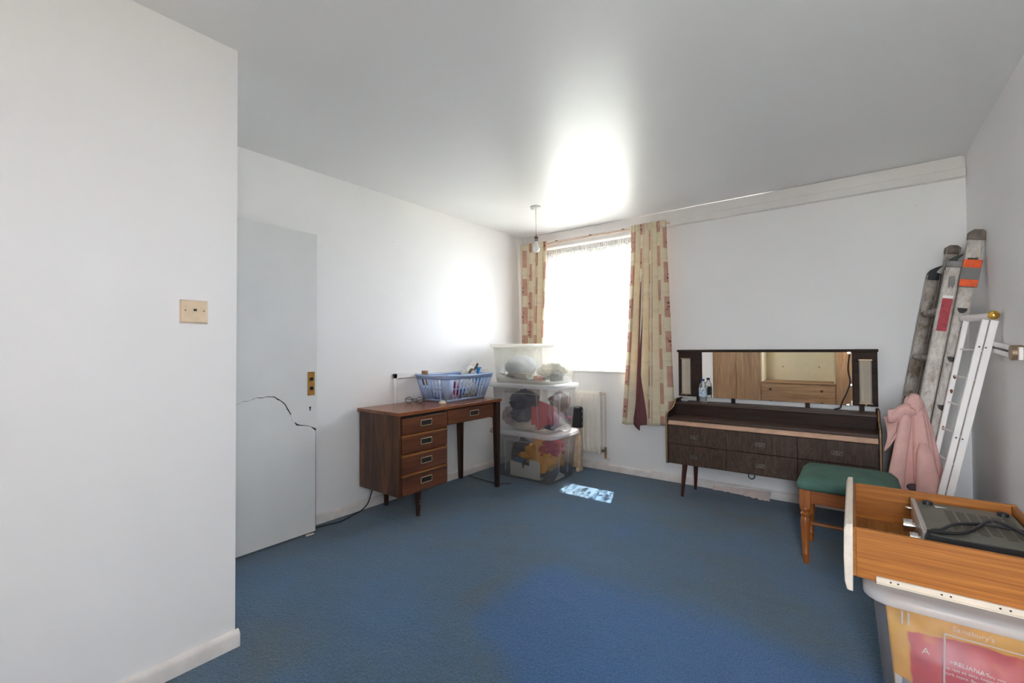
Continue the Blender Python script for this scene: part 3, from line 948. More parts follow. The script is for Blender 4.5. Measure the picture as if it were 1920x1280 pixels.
curtain('curtain', 'long cream curtain with pink blocks, between the window and dressing table', -1.655, -1.335, -1.775, -1.285, 0.485, 4.0, 0.66, 0.6,
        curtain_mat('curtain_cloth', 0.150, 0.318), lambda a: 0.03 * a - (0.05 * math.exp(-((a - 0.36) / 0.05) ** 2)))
curtain('curtain', 'narrow cream curtain with pink blocks, behind the stacked boxes in the corner', -2.93, -2.575, -2.90, -2.665, 0.50, 3.5, 0.58, 2.1,
        curtain_mat('curtain_cloth_dim', 1, 0), lambda a: 0.0)

# radiator
ra = thing('radiator', 'white ribbed panel radiator on the wall below the window', 'radiator', (-2.38, YF - 0.08, 0.16))
rx0, rx1, rz0, rz1, ry = -2.60, -1.995, 0.168, 0.772, YF - 0.082


def rib(t):
    k = (t * (rx1 - rx0) / 0.052) % 1.0
    return 0.010 * min(1, max(0, (abs(k - 0.5) - 0.12) * 8))


obj('panel', MB().sheet(lambda a, c: (rx0 + (rx1 - rx0) * a, ry - (rib(a) if 0.05 < c < 0.95 and 0.02 < a < 0.98 else 0.0), rz0 + (rz1 - rz0) * c), 270, 24), M['radiator'], ra, smooth=60, solid=0.006)
obj('back_panel', MB().box(rx0, rx1, YF - 0.052, YF - 0.038, rz0 + 0.005, rz1 - 0.01), M['radiator'], ra, bevel=0.004)
obj('end_cover', MB().box(rx1 - 0.012, rx1 + 0.004, ry - 0.004, YF - 0.036, rz0, rz1 + 0.004), M['radiator'], ra, bevel=0.003)
obj('top_grille', MB().box(rx0, rx1, ry, YF - 0.038, rz1 - 0.004, rz1 + 0.006), M['radiator'], ra, bevel=0.002)
obj('wall_bracket', MB().box(-2.3, -2.27, YF - 0.04, YF - 0.001, 0.3, 0.7), M['radiator'], ra)
obj('riser_pipe', MB().tube([(-1.958, YF - 0.03, 0.165), (-1.958, YF - 0.03, 0.4), (-1.958, YF - 0.03, 0.77)], 0.0075).rod((-1.995, YF - 0.045, 0.755), (-1.958, YF - 0.03, 0.755), 0.008), M['pipe'], ra)
va = obj('valve', MB().rod((-2.0, YF - 0.045, 0.195), (-1.95, YF - 0.045, 0.195), 0.010).rod((-1.952, YF - 0.045, 0.165), (-1.952, YF - 0.045, 0.235), 0.012).rod((-1.985, YF - 0.045, 0.195), (-1.972, YF - 0.045, 0.195), 0.015, n=6), M['bronze'], ra)
obj('brass_nut', MB().rod((-1.952, YF - 0.045, 0.125), (-1.952, YF - 0.045, 0.165), 0.011, n=6), M['brass_old'], va)
obj('tail_pipe', MB().tube([(-1.952, YF - 0.045, 0.13), (-1.94, YF - 0.03, 0.115), (-1.93, YF - 0.010, 0.112)], 0.007), M['pipe'], ra)

# ------------------------------------------------------------------ desk
dk = thing('desk', 'brown wooden pedestal desk with four side drawers', 'desk', (-2.71, 2.52, 0))
obj('top', MB().box(-2.958, -2.468, 1.968, 3.086, 0.743, 0.768), M['desk_top'], dk, bevel=0.003)
for y0, y1 in ((1.982, 2.000), (2.420, 2.436)):
    obj('side_panel', MB().box(-2.945, -2.486, y0, y1, 0.185, 0.743), M['desk_z'], dk, bevel=0.002)
obj('carcass', MB().box(-2.940, -2.935, 2.000, 2.420, 0.185, 0.743).box(-2.935, -2.490, 2.000, 2.420, 0.185, 0.20), M['desk_z'], dk)
obj('dividers', MB().box(-2.52, -2.500, 2.000, 2.420, 0.20, 0.742), M['recess'], dk)
DZ = [(0.612, 0.722), (0.478, 0.592), (0.340, 0.456), (0.197, 0.320)]


def cup_handle(parent, x, y, z):
    h = obj('handle', MB().box(x, x + 0.004, y - 0.049, y + 0.049, z - 0.019, z + 0.019), M['recess'], parent)
    obj('handle_frame', MB().box(x, x + 0.009, y - 0.052, y + 0.052, z + 0.017, z + 0.022).box(x, x + 0.007, y - 0.052, y - 0.048, z - 0.020, z + 0.019)
        .box(x, x + 0.007, y + 0.048, y + 0.052, z - 0.020, z + 0.019).box(x, x + 0.006, y - 0.05, y + 0.05, z - 0.022, z - 0.018), M['handle_b'], parent, bevel=0.001)
    return h


for i, (z0, z1) in enumerate(DZ):
    d = obj('drawer', MB().box(-2.500, -2.476, 2.003, 2.430, z0, z1), M['desk_y'], dk, bevel=0.003)
    if i:
        obj('top_lip', MB().prism([(-2.502, z1 - 0.004), (-2.478, z1 - 0.004), (-2.470, z1 + 0.008), (-2.502, z1 + 0.016)], 'Y', 2.003, 2.430), M['lip'], d, bevel=0.002)
    cup_handle(d, -2.476, 2.216, (z0 + z1) / 2 + 0.008)
d = obj('drawer', MB().box(-2.80, -2.478, 2.440, 2.984, 0.622, 0.735), M['desk_y'], dk, bevel=0.003)
cup_handle(d, -2.478, 2.735, 0.684)
obj('apron', MB().box(-2.94, -2.92, 2.436, 3.02, 0.56, 0.743).box(-2.90, -2.80, 2.436, 2.99, 0.60, 0.735), M['desk_dark'], dk)
obj('side_rail', MB().box(-2.92, -2.50, 3.045, 3.063, 0.60, 0.743), M['desk_dark'], dk)
for x0, x1 in ((-2.523, -2.477), (-2.962, -2.916)):
    mb = MB().box(x0, x1, 3.022, 3.076, 0.60, 0.743)
    xa, xb = x0 + 0.008, x1 - 0.004
    mb.add([(xa, 3.037, 0), (xb, 3.037, 0), (xb, 3.071, 0), (xa, 3.071, 0), (x0, 3.022, 0.6), (x1, 3.022, 0.6), (x1, 3.076, 0.6), (x0, 3.076, 0.6)],
           [(0, 3, 2, 1), (0, 1, 5, 4), (1, 2, 6, 5), (2, 3, 7, 6), (3, 0, 4, 7)])
    obj('leg', mb, M['desk_dark'], dk, bevel=0.003)
for x, y in ((-2.53, 2.187), (-2.90, 2.187)):
    obj('stub_leg', MB().lathe([(0.0, 0.0), (0.016, 0.0), (0.018, 0.05), (0.024, 0.186), (0.0, 0.186)], (x, y, 0), 16), M['desk_dark'], dk)
for z in (0.108, 0.088):
    obj('screw', MB().lathe([(0.004, 0), (0.004, 0.004), (0, 0.005)], (-2.511, 2.187, z), 10, axis='X'), M['handle_b'], dk)

# cords on the floor
tag(obj('power_cord', MB().tube([(-2.80, 1.99, 0.184), (-2.815, 1.985, 0.14), (-2.86, 1.99, 0.07), (-2.905, 1.965, 0.018), (-2.915, 1.91, 0.0045), (-2.893, 1.86, 0.0045),
                                 (-2.870, 1.775, 0.0045), (-2.893, 1.69, 0.0045), (-2.905, 1.60, 0.0045), (-2.92, 1.45, 0.0045)], 0.0042), M['black']), 'black cord trailing from under the desk along the skirting', 'cord')
tag(obj('floor_cable', MB().tube([(-2.935, 3.15, 0.004), (-2.878, 3.144, 0.0035), (-2.728, 3.128, 0.0035), (-2.557, 3.115, 0.0035), (-2.45, 3.19, 0.0035)], 0.0035), M['black']), 'thin dark cable on the carpet between the desk legs', 'cable')
tag(obj('paper_scrap', MB().sheet(lambda a, c: (-2.845 + 0.028 * a, 1.51 + 0.055 * c, 0.004 + 0.006 * noise.noise(Vector((a * 2, c * 3, 0)))), 4, 6), M['paper'], solid=0.001), 'small white paper scrap on carpet at the foot of the door', 'paper')

# cable trunking on the wall
tr = thing('cable_trunking', 'white plastic cable trunking on the wall behind the basket', 'trunking', (XL, 2.33, 0.77))
obj('upright', MB().box(XL + 0.0005, XL + 0.012, 2.307, 2.343, 0.66, 1.006), M['white'], tr, bevel=0.002)
obj('run', MB().box(XL + 0.0005, XL + 0.012, 2.307, 3.485, 0.968, 1.006), M['white'], tr, bevel=0.002)
obj('cover_line', MB().box(XL + 0.0005, XL + 0.009, 2.343, 3.485, 0.964, 0.968).box(XL + 0.0005, XL + 0.009, 2.343, 2.346, 0.66, 0.968), M['pewter'], tr)

# laundry basket: tapered slotted walls, rolled rim
bk = thing('laundry_basket', 'pale blue slotted plastic laundry basket on the desk', 'basket', (-2.78, 2.81, 0.768))
b0 = (-2.915, -2.640, 2.585, 3.045)      # bottom
b1 = (-2.955, -2.580, 2.530, 3.100)      # rim
BZ0, BZ1 = 0.769, 0.985


def wallpt(side, t, h):
    """side 0: -Y, 1: +X, 2: +Y, 3: -X"""
    x0, x1, y0, y1 = [b0[i] + (b1[i] - b0[i]) * h for i in range(4)]
    z = BZ0 + (BZ1 - BZ0) * h
    return [(x0 + (x1 - x0) * t, y0, z), (x1, y0 + (y1 - y0) * t, z), (x1 - (x1 - x0) * t, y1, z), (x0, y1 - (y1 - y0) * t, z)][side]


mb = MB()
mb.add([(b0[0], b0[2], BZ0), (b0[1], b0[2], BZ0), (b0[1], b0[3], BZ0), (b0[0], b0[3], BZ0)], [(0, 1, 2, 3)])


def quad(side, t0, t1, h0, h1):
    mb.add([wallpt(side, t0, h0), wallpt(side, t1, h0), wallpt(side, t1, h1), wallpt(side, t0, h1)], [(0, 1, 2, 3)])


for side, ns in ((0, 6), (1, 10), (2, 6), (3, 10)):
    m0, m1 = (0.16, 0.80) if ns == 6 else (0.14, 0.90)
    quad(side, 0, 1, 0, 0.10)
    quad(side, 0, 1, 0.86, 1)
    quad(side, 0, m0, 0.10, 0.86)
    quad(side, m1, 1, 0.10, 0.86)
    wdt = (m1 - m0) / (ns - 0.42)
    for i in range(ns):
        s0 = m0 + i * wdt
        if i:
            quad(side, s0 - wdt * 0.42, s0, 0.10, 0.86)
        quad(side, s0, s0 + wdt * 0.58, 0.47, 0.51)
        if side in (0,) and i in (3, 4):
            quad(side, s0, s0 + wdt * 0.58, 0.6, 0.62)
obj('body', mb, M['blue_pl'], bk, solid=0.003, smooth=20)
rimp = []
for side in range(4):
    for t in (0.06, 0.5, 0.94):
        q = wallpt(side, t, 1.0)
        rimp.append((q[0], q[1], q[2] + (0.004 if t != 0.5 else -0.004)))
mb = MB().tube(rimp + [rimp[0]], 0.0085, 8, 4)
obj('rim', mb, M['blue_pl'], bk)


def laundry(label, c, r, colour, seed, amp=0.3, cat='clothing', name='laundry_item', group=None, flat=0.776, crease=0.25, material=None):
    o = obj(name, MB().blob(c, r, amp, 2.4, seed, 4, flat, crease), material or plain('cloth_%d' % seed, colour, 0.9, var=0.12, scale=30, bmp=0.15, bscale=200), smooth=180)
    return tag(o, label, cat, group)


laundry('white crumpled shirt against the left slots of the blue basket', (-2.80, 2.665, 0.86), (0.095, 0.06, 0.085), rgb(226, 228, 240), 11)
laundry('navy crumpled cloth low in the left end of the basket', (-2.85, 2.70, 0.80), (0.05, 0.055, 0.04), rgb(52, 56, 84), 12)
laundry('pink crumpled cloth low at the near corner of the basket', (-2.69, 2.68, 0.81), (0.05, 0.05, 0.05), rgb(228, 188, 188), 13)
laundry('dark red cloth showing through the middle slots of the basket', (-2.668, 2.70, 0.865), (0.038, 0.030, 0.065), rgb(160, 34, 62), 14)
laundry('pale grey cloth heaped in the middle of the basket', (-2.75, 2.82, 0.87), (0.115, 0.085, 0.09), rgb(206, 208, 212), 15)
laundry('bright blue cloth showing through the long side slots', (-2.665, 2.80, 0.845), (0.03, 0.045, 0.035), rgb(62, 116, 196), 16)
laundry('cream cloth heaped in the right end of the basket', (-2.76, 2.95, 0.85), (0.10, 0.07, 0.075), rgb(214, 208, 190), 17)
laundry('olive cloth low in the right part of the basket', (-2.672, 2.90, 0.805), (0.035, 0.06, 0.03), rgb(150, 146, 104), 18)
sp = thing('white_carrier_bag', 'crumpled white plastic bag sticking out of the basket top', 'bag', (-2.78, 3.0, 0.93))
obj('bag', MB().blob((-2.785, 3.015, 0.985), (0.075, 0.085, 0.065), 0.4, 2.6, 21, 4, None, 0.35), M['white'], sp, smooth=60)
obj('bag_ear', MB().blob((-2.79, 3.07, 1.050), (0.03, 0.032, 0.05), 0.4, 2.2, 22, 3, None, 0.3), M['white'], sp, smooth=60)
tag(obj('brown_strap', MB().sheet(lambda a, c: (-2.705 - 0.02 * c, 2.935 + 0.115 * a, 0.985 + 0.075 * a + 0.012 * math.sin(a * 7) + 0.010 * c), 14, 2), plain('brown_leather', rgb(104, 84, 62), 0.6, var=0.3, scale=90), solid=0.005), 'brown patterned strap lying over white bag in the basket', 'strap')
bb = thing('blue_carton', 'small bright blue carton at the right end of the basket', 'box', (-2.73, 3.09, 0.95))
obj('carton', MB().box(-2.775, -2.70, 3.045, 3.088, 0.92, 1.040), plain('blue_card', rgb(50, 150, 214), 0.5, var=0.05), bb, bevel=0.002)
obj('flap', MB().add([(-2.699, 3.047, 0.99), (-2.699, 3.087, 0.99), (-2.690, 3.067, 1.037)], [(0, 1, 2)]), M['white'], bb, solid=0.002)
tag(obj('brown_notebook', MB().box(-2.935, -2.875, 2.575, 2.600, 0.90, 1.022), plain('brown_card', rgb(150, 112, 80), 0.6, var=0.15), bevel=0.003), 'brown book corner poking above the basket rim', 'book')

# spectacles on the desk
gl = thing('eyeglasses', 'folded brown round-rimmed spectacles lying on the desk top', 'glasses', (-2.80, 2.40, 0.768))
gc = [Vector((-2.845, 2.365, 0)), Vector((-2.775, 2.420, 0))]
gd = (gc[1] - gc[0]).normalized()
for c in gc:
    pts = []
    for k in range(17):
        t = 2 * PI * k / 16
        q = c + gd * (0.028 * math.cos(t))
        pts.append((q.x, q.y, 0.768 + 0.0275 + 0.0245 * math.sin(t)))
    obj('lens_rim', MB().tube(pts, 0.0026, 6, 0), plain('brown_acetate', rgb(70, 44, 36), 0.3), gl)
q0, q1 = gc[0] + gd * 0.028, gc[1] - gd * 0.028
obj('bridge', MB().tube([(q0.x, q0.y, 0.80), ((q0.x + q1.x) / 2, (q0.y + q1.y) / 2, 0.806), (q1.x, q1.y, 0.80)], 0.0025, 6), plain('brown_acetate_b', rgb(70, 44, 36), 0.3), gl)
for s, c in ((-1, gc[0]), (1, gc[1])):
    e = c + gd * (0.03 * s)
    nrm = Vector((-gd.y, gd.x, 0))
    obj('temple_arm', MB().tube([(e.x, e.y, 0.806), (e.x + nrm.x * 0.05, e.y + nrm.y * 0.05, 0.802), (e.x - gd.x * 0.05 * s + nrm.x * 0.06, e.y - gd.y * 0.05 * s + nrm.y * 0.06, 0.79),
                                 (e.x - gd.x * 0.09 * s + nrm.x * 0.055, e.y - gd.y * 0.09 * s + nrm.y * 0.055, 0.771)], 0.0024, 6), plain('brown_acetate_c', rgb(70, 44, 36), 0.3), gl)

# little cream holder in front of the basket
ho = thing('bottle_topper', 'small cream wedge with a metal clip on the desk before the basket', 'holder', (-2.66, 2.565, 0.768))
obj('base', MB().lathe([(0.0, 0.0), (0.032, 0.0), (0.030, 0.006), (0.013, 0.022), (0.0, 0.023)], (-2.645, 2.545, 0.7685), 5, sx=1.1), plain('cream_plastic', rgb(230, 218, 196), 0.4, var=0.05), ho)
obj('clip', MB().box(-2.653, -2.643, 2.539, 2.549, 0.789, 0.803), M['pewter'], ho, bevel=0.002)
obj('wire', MB().tube([(-2.648, 2.545, 0.798), (-2.625, 2.56, 0.79), (-2.612, 2.575, 0.7725)], 0.0022, 6), M['pewter'], ho)


# ------------------------------------------------------------------ storage boxes
def rrect(x0, x1, y0, y1, r, n=5):
    pts = []
    for cx, cyy, a0 in ((x1 - r, y1 - r, 0), (x0 + r, y1 - r, PI / 2), (x0 + r, y0 + r, PI), (x1 - r, y0 + r, 1.5 * PI)):
        for k in range(n + 1):
            t = a0 + PI / 2 * k / n
            pts.append((cx + r * math.cos(t), cyy + r * math.sin(t)))
    return pts


def loft(mb, rings, cap0=True, cap1=True):
    o = len(mb.v)
    n = len(rings[0])
    for rg in rings:
        mb.v += [Vector(p) for p in rg]
    for i in range(len(rings) - 1):
        for k in range(n):
            mb.f.append((o + i * n + k, o + i * n + (k + 1) % n, o + (i + 1) * n + (k + 1) % n, o + (i + 1) * n + k))
    if cap0:
        mb.f.append(tuple(range(o, o + n))[::-1])
    if cap1:
        mb.f.append(tuple(range(o + (len(rings) - 1) * n, o + len(rings) * n)))
    return mb


def storage_box(label, x0, x1, y0, y1, z0, zb, zl, body, lidm, taper=0.03, lid=True, cat='box', axis='X', rim=0.028):
    t = thing('storage_box', label, cat, ((x0 + x1) / 2, (y0 + y1) / 2, z0), 'see-through storage boxes')
    r = 0.05
    ring = lambda d, z: [(px, py, z) for px, py in rrect(x0 + d, x1 - d, y0 + d, y1 - d, r)]
    mb = loft(MB(), [ring(taper + 0.01, z0 + 0.002), ring(taper, z0 + 0.012), ring(0.004, zb)], True, False)
    obj('body', mb, body, t, solid=0.003, smooth=50)
    # moulded grip panels, corner ribs
    yy0, xx1 = y0, x1
    f = lambda z: taper * (1 - (z - z0) / (zb - z0)) + 0.004
    za, zt = z0 + 0.06, zb - 0.045
    xm, ym = (x0 + x1) / 2, (y0 + y1) / 2
    hw = 0.085 if axis == 'Y' else 0.18
    hy = 0.18 if axis == 'Y' else 0.075

    def outline(pts):
        obj('grip_outline', MB().tube(pts, 0.0026, 6, 0), lidm, t)
    outline([(xm - hw * 1.05, y0 + f(za) - 0.001, za), (xm - hw, y0 + f(zt) - 0.001, zt), (xm + hw, y0 + f(zt) - 0.001, zt), (xm + hw * 1.05, y0 + f(za) - 0.001, za)])
    outline([(x1 - f(za) + 0.001, ym - hy * 1.05, za), (x1 - f(zt) + 0.001, ym - hy, zt), (x1 - f(zt) + 0.001, ym + hy, zt), (x1 - f(za) + 0.001, ym + hy * 1.05, za)])
    for q in (0.07, 0.085):
        obj('rib', MB().rod((x0 + q, y0 + f(zb - 0.05), zb - 0.05), (x0 + q, y0 + f(zb - 0.012), zb - 0.012), 0.0026, n=6), lidm, t)
    if lid:
        o_ = rim
        big = lambda d, z: [(px, py, z) for px, py in rrect(x0 - o_ + d, x1 + o_ - d, y0 - o_ + d, y1 + o_ - d, r + o_ - d * 0.6)]
        mb = loft(MB(), [big(0.020, zb + 0.012), big(0.003, zb + 0.006), big(0.0, zb + 0.010), big(0.002, zl - 0.010), big(0.008, zl - 0.002), big(0.03, zl)], True, True)
        obj('lid', mb, lidm, t, smooth=50)
        cl = MB()
        for s in (-1, 1):
            cl.box(x1 + o_ - 0.006, x1 + o_ + 0.004, ym + s * 0.16 - 0.02, ym + s * 0.16 + 0.02, zb - 0.022, zl - 0.012) if axis == 'Y' else None
        if cl.v:
            obj('clip', cl, lidm, t, bevel=0.003)
    else:
        big = lambda d, z: [(px, py, z) for px, py in rrect(x0 - d, x1 + d, y0 - d, y1 + d, r)]
        mb = loft(MB(), [big(-0.006, zb - 0.022), big(0.012, zb - 0.020), big(0.016, zl - 0.004), big(0.013, zl), big(0.0, zl)], False, True)
        obj('lid', mb, lidm, t, smooth=50)
    return t


SX0, SX1, SY0, SY1 = -2.80, -2.105, 3.325, 3.80
storage_box('clear storage box at the bottom of the stack, orange bag inside', SX0, SX1, SY0, SY1, 0.0, 0.398, 0.440, M['box'], M['lid'])
storage_box('clear storage box in the middle of the stack, navy and coral contents', SX0, SX1, SY0, SY1, 0.4405, 0.838, 0.880, M['box'], M['lid'])
storage_box('yellowed storage box on top of the stack by the window', SX0, SX1 + 0.005, SY0, SY1, 0.8805, 1.238, 1.250, M['box_y'], M['lid_y'], lid=False)


def cloth(label, c, r, colour, seed, flat, amp=0.3, crease=0.3, name='folded_cloth', cat='cloth', var=0.12, scale=26):
    return tag(obj(name, MB().blob(c, r, amp, 2.2, seed, 4, flat, crease), plain('bundle_%d' % seed, colour, 0.88, var=var, scale=scale, bmp=0.15, bscale=180), smooth=180), label, cat)


# bottom box
ob = thing('orange_carrier_bag', 'orange and red carrier bag in the bottom box of the stack', 'bag', (-2.33, 3.52, 0.02))
obj('bag', MB().blob((-2.33, 3.55, 0.215), (0.175, 0.155, 0.165), 0.35, 2.3, 31, 4, 0.03, 0.35), plain('orange_bag', rgb(246, 170, 50), 0.5, var=0.12, scale=14), ob, smooth=120)
obj('bag_handle', MB().blob((-2.47, 3.46, 0.20), (0.08, 0.05, 0.03), 0.4, 2.3, 32, 3, None, 0.3), plain('orange_bag_b', rgb(246, 170, 50), 0.5, var=0.12), ob, smooth=120)
obj('red_print', MB().blob((-2.245, 3.555, 0.28), (0.105, 0.15, 0.085), 0.35, 2.3, 33, 4, None, 0.3), plain('red_bag_print', rgb(206, 56, 76), 0.5, var=0.18, scale=14), ob, smooth=120)
wc = thing('white_carton', 'white carton with a blue flap in the bottom box of the stack', 'box', (-2.45, 3.40, 0.015))
obj('carton', MB().prism([(-2.60, 0.016), (-2.27, 0.016), (-2.27, 0.16), (-2.305, 0.185), (-2.375, 0.185), (-2.385, 0.125), (-2.44, 0.13), (-2.445, 0.095), (-2.465, 0.095), (-2.47, 0.14), (-2.60, 0.15)], 'Y', 3.375, 3.385), plain('white_card', rgb(230, 226, 216), 0.6, var=0.05), wc)
obj('carton_side', MB().box(-2.60, -2.59, 3.385, 3.45, 0.016, 0.15).box(-2.60, -2.27, 3.385, 3.45, 0.016, 0.022), plain('white_card_b', rgb(220, 216, 206), 0.6, var=0.05), wc)
obj('blue_flap', MB().add([(-2.595, 3.39, 0.150), (-2.475, 3.39, 0.140), (-2.46, 3.47, 0.165), (-2.58, 3.47, 0.178)], [(0, 1, 2, 3)]), plain('blue_flap', rgb(70, 112, 160), 0.6), wc, solid=0.002)
cloth('dark grey cloth filling the left of the bottom box', (-2.62, 3.60, 0.17), (0.11, 0.12, 0.15), rgb(92, 92, 98), 34, 0.02)
cloth('slate blue cloth low at the right of the bottom box', (-2.19, 3.69, 0.075), (0.045, 0.07, 0.055), rgb(76, 84, 104), 35, 0.018)
tag(obj('white_leaflet', MB().prism([(3.44, 0.018), (3.62, 0.018), (3.60, 0.045), (3.53, 0.075), (3.47, 0.03)], 'X', -2.155, -2.150), plain('leaflet_paper', rgb(236, 232, 224), 0.6)), 'white leaflet at the right corner of the bottom box', 'paper')
# middle box
cloth('navy bundle at the upper left of the middle box', (-2.52, 3.50, 0.705), (0.15, 0.13, 0.105), rgb(48, 48, 78), 41, None)
cloth('charcoal heather knit below the navy bundle', (-2.50, 3.43, 0.585), (0.115, 0.075, 0.075), rgb(88, 92, 108), 42, 0.47, var=0.4, scale=140)
cloth('pale pink cloth lying at the left of the middle box', (-2.64, 3.45, 0.565), (0.10, 0.075, 0.09), rgb(196, 168, 172), 43, 0.46)
cloth('cream cloth along the bottom of the middle box', (-2.44, 3.415, 0.488), (0.20, 0.055, 0.04), rgb(222, 210, 194), 44, 0.458)
cr = thing('coral_folder', 'coral red folded card standing at the corner of the middle box', 'folder', (-2.27, 3.40, 0.46))
obj('front_flap', MB().prism([(-2.365, 0.485), (-2.28, 0.465), (-2.21, 0.52), (-2.20, 0.66), (-2.215, 0.695), (-2.285, 0.735), (-2.29, 0.675), (-2.36, 0.675)], 'Y', 3.385, 3.393), plain('coral_card', rgb(226, 84, 86), 0.5, var=0.08), cr)
obj('side_flap', MB().add([(-2.285, 3.395, 0.735), (-2.145, 3.50, 0.665), (-2.145, 3.47, 0.545), (-2.285, 3.40, 0.47)], [(0, 1, 2, 3)]), plain('coral_card_b', rgb(206, 70, 78), 0.5, var=0.08), cr, solid=0.003)
pk = thing('pink_wallet', 'pink folded wallet leaning at the right of the middle box', 'folder', (-2.16, 3.6, 0.5))
obj('flap', MB().add([(-2.135, 3.44, 0.63), (-2.13, 3.72, 0.555), (-2.135, 3.72, 0.525), (-2.135, 3.55, 0.575)], [(0, 1, 2, 3)]), plain('pink_card', rgb(236, 130, 176), 0.5, var=0.08), pk, solid=0.004)
obj('fold', MB().add([(-2.15, 3.42, 0.64), (-2.15, 3.55, 0.60), (-2.15, 3.56, 0.52), (-2.15, 3.44, 0.49)], [(0, 1, 2, 3)]), plain('pink_card_b', rgb(220, 120, 164), 0.5, var=0.08), pk, solid=0.004)
cloth('brown cloth at the upper right of the middle box', (-2.21, 3.63, 0.695), (0.085, 0.13, 0.095), rgb(150, 112, 92), 45, None)
cloth('dark blue cloth low at the corner of the middle box', (-2.24, 3.52, 0.50), (0.09, 0.10, 0.045), rgb(46, 50, 78), 46, 0.456)
tag(obj('white_booklet', MB().prism([(3.44, 0.462), (3.60, 0.485), (3.60, 0.505), (3.44, 0.482)], 'X', -2.144, -2.138), plain('booklet_paper', rgb(236, 232, 228), 0.6)), 'white booklet edge low in the middle box, right side', 'paper')
# top box
cloth('round grey blue pillow in the yellowed top box', (-2.565, 3.51, 1.035), (0.165, 0.14, 0.105), rgb(172, 182, 200), 51, 0.90, 0.10, 0.04, 'pillow', 'pillow')
cloth('brown cloth under the grey pillow in the top box', (-2.56, 3.47, 0.955), (0.13, 0.09, 0.045), rgb(136, 108, 86), 52, 0.895)
cloth('beige cloth at the right of the yellowed top box', (-2.27, 3.60, 0.99), (0.13, 0.13, 0.075), rgb(206, 192, 168), 53, 0.90)
gt = MB().sheet(lambda a, c: (-2.75 + 0.60 * a, 3.39 + 0.36 * c, 0.898 + 0.055 * (2 * a - 1) ** 2 + 0.02 * (2 * c - 1) ** 2), 20, 10)
tag(obj('green_tray', gt, plain('dark_green_plastic', rgb(82, 104, 88), 0.35, var=0.08), solid=0.004), 'dark green shallow tray lying in the yellowed top box', 'tray')
tag(obj('red_carton', MB().box(-2.345, -2.245, 3.395, 3.455, 0.912, 0.955), plain('red_card', rgb(206, 84, 70), 0.5), bevel=0.002), 'small red carton at the near corner of the top box', 'box')
tag(obj('black_case', MB().box(-2.20, -2.145, 3.44, 3.60, 0.905, 0.985), plain('black_case', rgb(62, 66, 62), 0.45), bevel=0.012), 'black case at the right side of the top box', 'case')

# upright heater squeezed between the boxes and the radiator
ht = thing('electric_heater', 'slim beige upright heater with black control end behind the boxes', 'heater', (-2.24, 3.93, 0))
obj('body', MB().box(-2.39, -2.142, 3.895, 3.955, 0.035, 0.44), M['beige'], ht, bevel=0.01)
obj('control_end', MB().box(-2.39, -2.130, 3.89, 3.96, 0.42, 0.632), M['black'], ht, bevel=0.022, seg=4)
for z in (0.59, 0.53, 0.47):
    obj('dial', MB().lathe([(0.012, 0), (0.011, 0.008), (0, 0.009)], (-2.131, 3.925, z), 14, axis='X'), M['grey'], ht)
for x in (-2.36, -2.165):
    obj('foot', MB().box(x - 0.02, x + 0.02, 3.885, 3.965, 0.0, 0.036), M['beige'], ht, bevel=0.006)

# ------------------------------------------------------------------ dressing table with mirror
dt = thing('dressing_table', 'long dark wooden dressing table with wide mirror and side lamps', 'dressing table', (-0.545, 3.88, 0))
DXA, DXB, DYF, DYB = -1.228, 0.134, 3.665, 4.075
prof = [(DYF, 0.272), (DYF, 0.655), (DYF + 0.015, 0.675), (DYF + 0.07, 0.688), (DYF + 0.12, 0.695), (3.845, 0.712), (3.885, 0.745), (3.900, 0.765), (3.92, 0.770), (DYB, 0.770), (DYB, 0.272)]
for x0, x1 in ((DXA, DXA + 0.018), (DXB - 0.018, DXB)):
    sp_ = obj('side_panel', MB().prism(prof, 'X', x0, x1), M['dress_dark'], dt, bevel=0.002, smooth=50)
    pts = [(DYF - 0.001, 0.274)] + prof[1:9]
    mbx = MB()
    xe = x0 if x0 == DXA else x1
    for a, b_ in zip(pts[:-1], pts[1:]):
        mbx.bar((x0 + 0.009, a[0], a[1]), (x0 + 0.009, b_[0], b_[1]), 0.008, 0.003, (1, 0, 0))
    obj('edging', mbx, M['edge_strip'], sp_)
XA, XB = DXA + 0.018, DXB - 0.018
obj('worktop', MB().box(XA, XB, DYF + 0.006, 3.89, 0.622, 0.642), M['dress_x'], dt, bevel=0.003)
obj('back_board', MB().box(XA, XB, 3.885, 3.900, 0.642, 0.742).box(XA, XB, 4.06, DYB, 0.272, 0.73), M['dress_dark'], dt)
obj('ledge', MB().box(XA, XB, 3.872, DYB, 0.728, 0.745), M['dress_x'], dt, bevel=0.003)
obj('carcass', MB().box(XA, XB, DYF + 0.022, 4.06, 0.272, 0.292).box(XA, XB, DYF + 0.022, DYF + 0.036, 0.292, 0.622), M['recess'], dt)
obj('handle_strip', MB().prism([(DYF + 0.002, 0.584), (DYF - 0.002, 0.588), (DYF + 0.012, 0.618), (DYF + 0.022, 0.620), (DYF + 0.022, 0.584)], 'X', XA + 0.002, XB - 0.002), M['pale_strip'], dt)


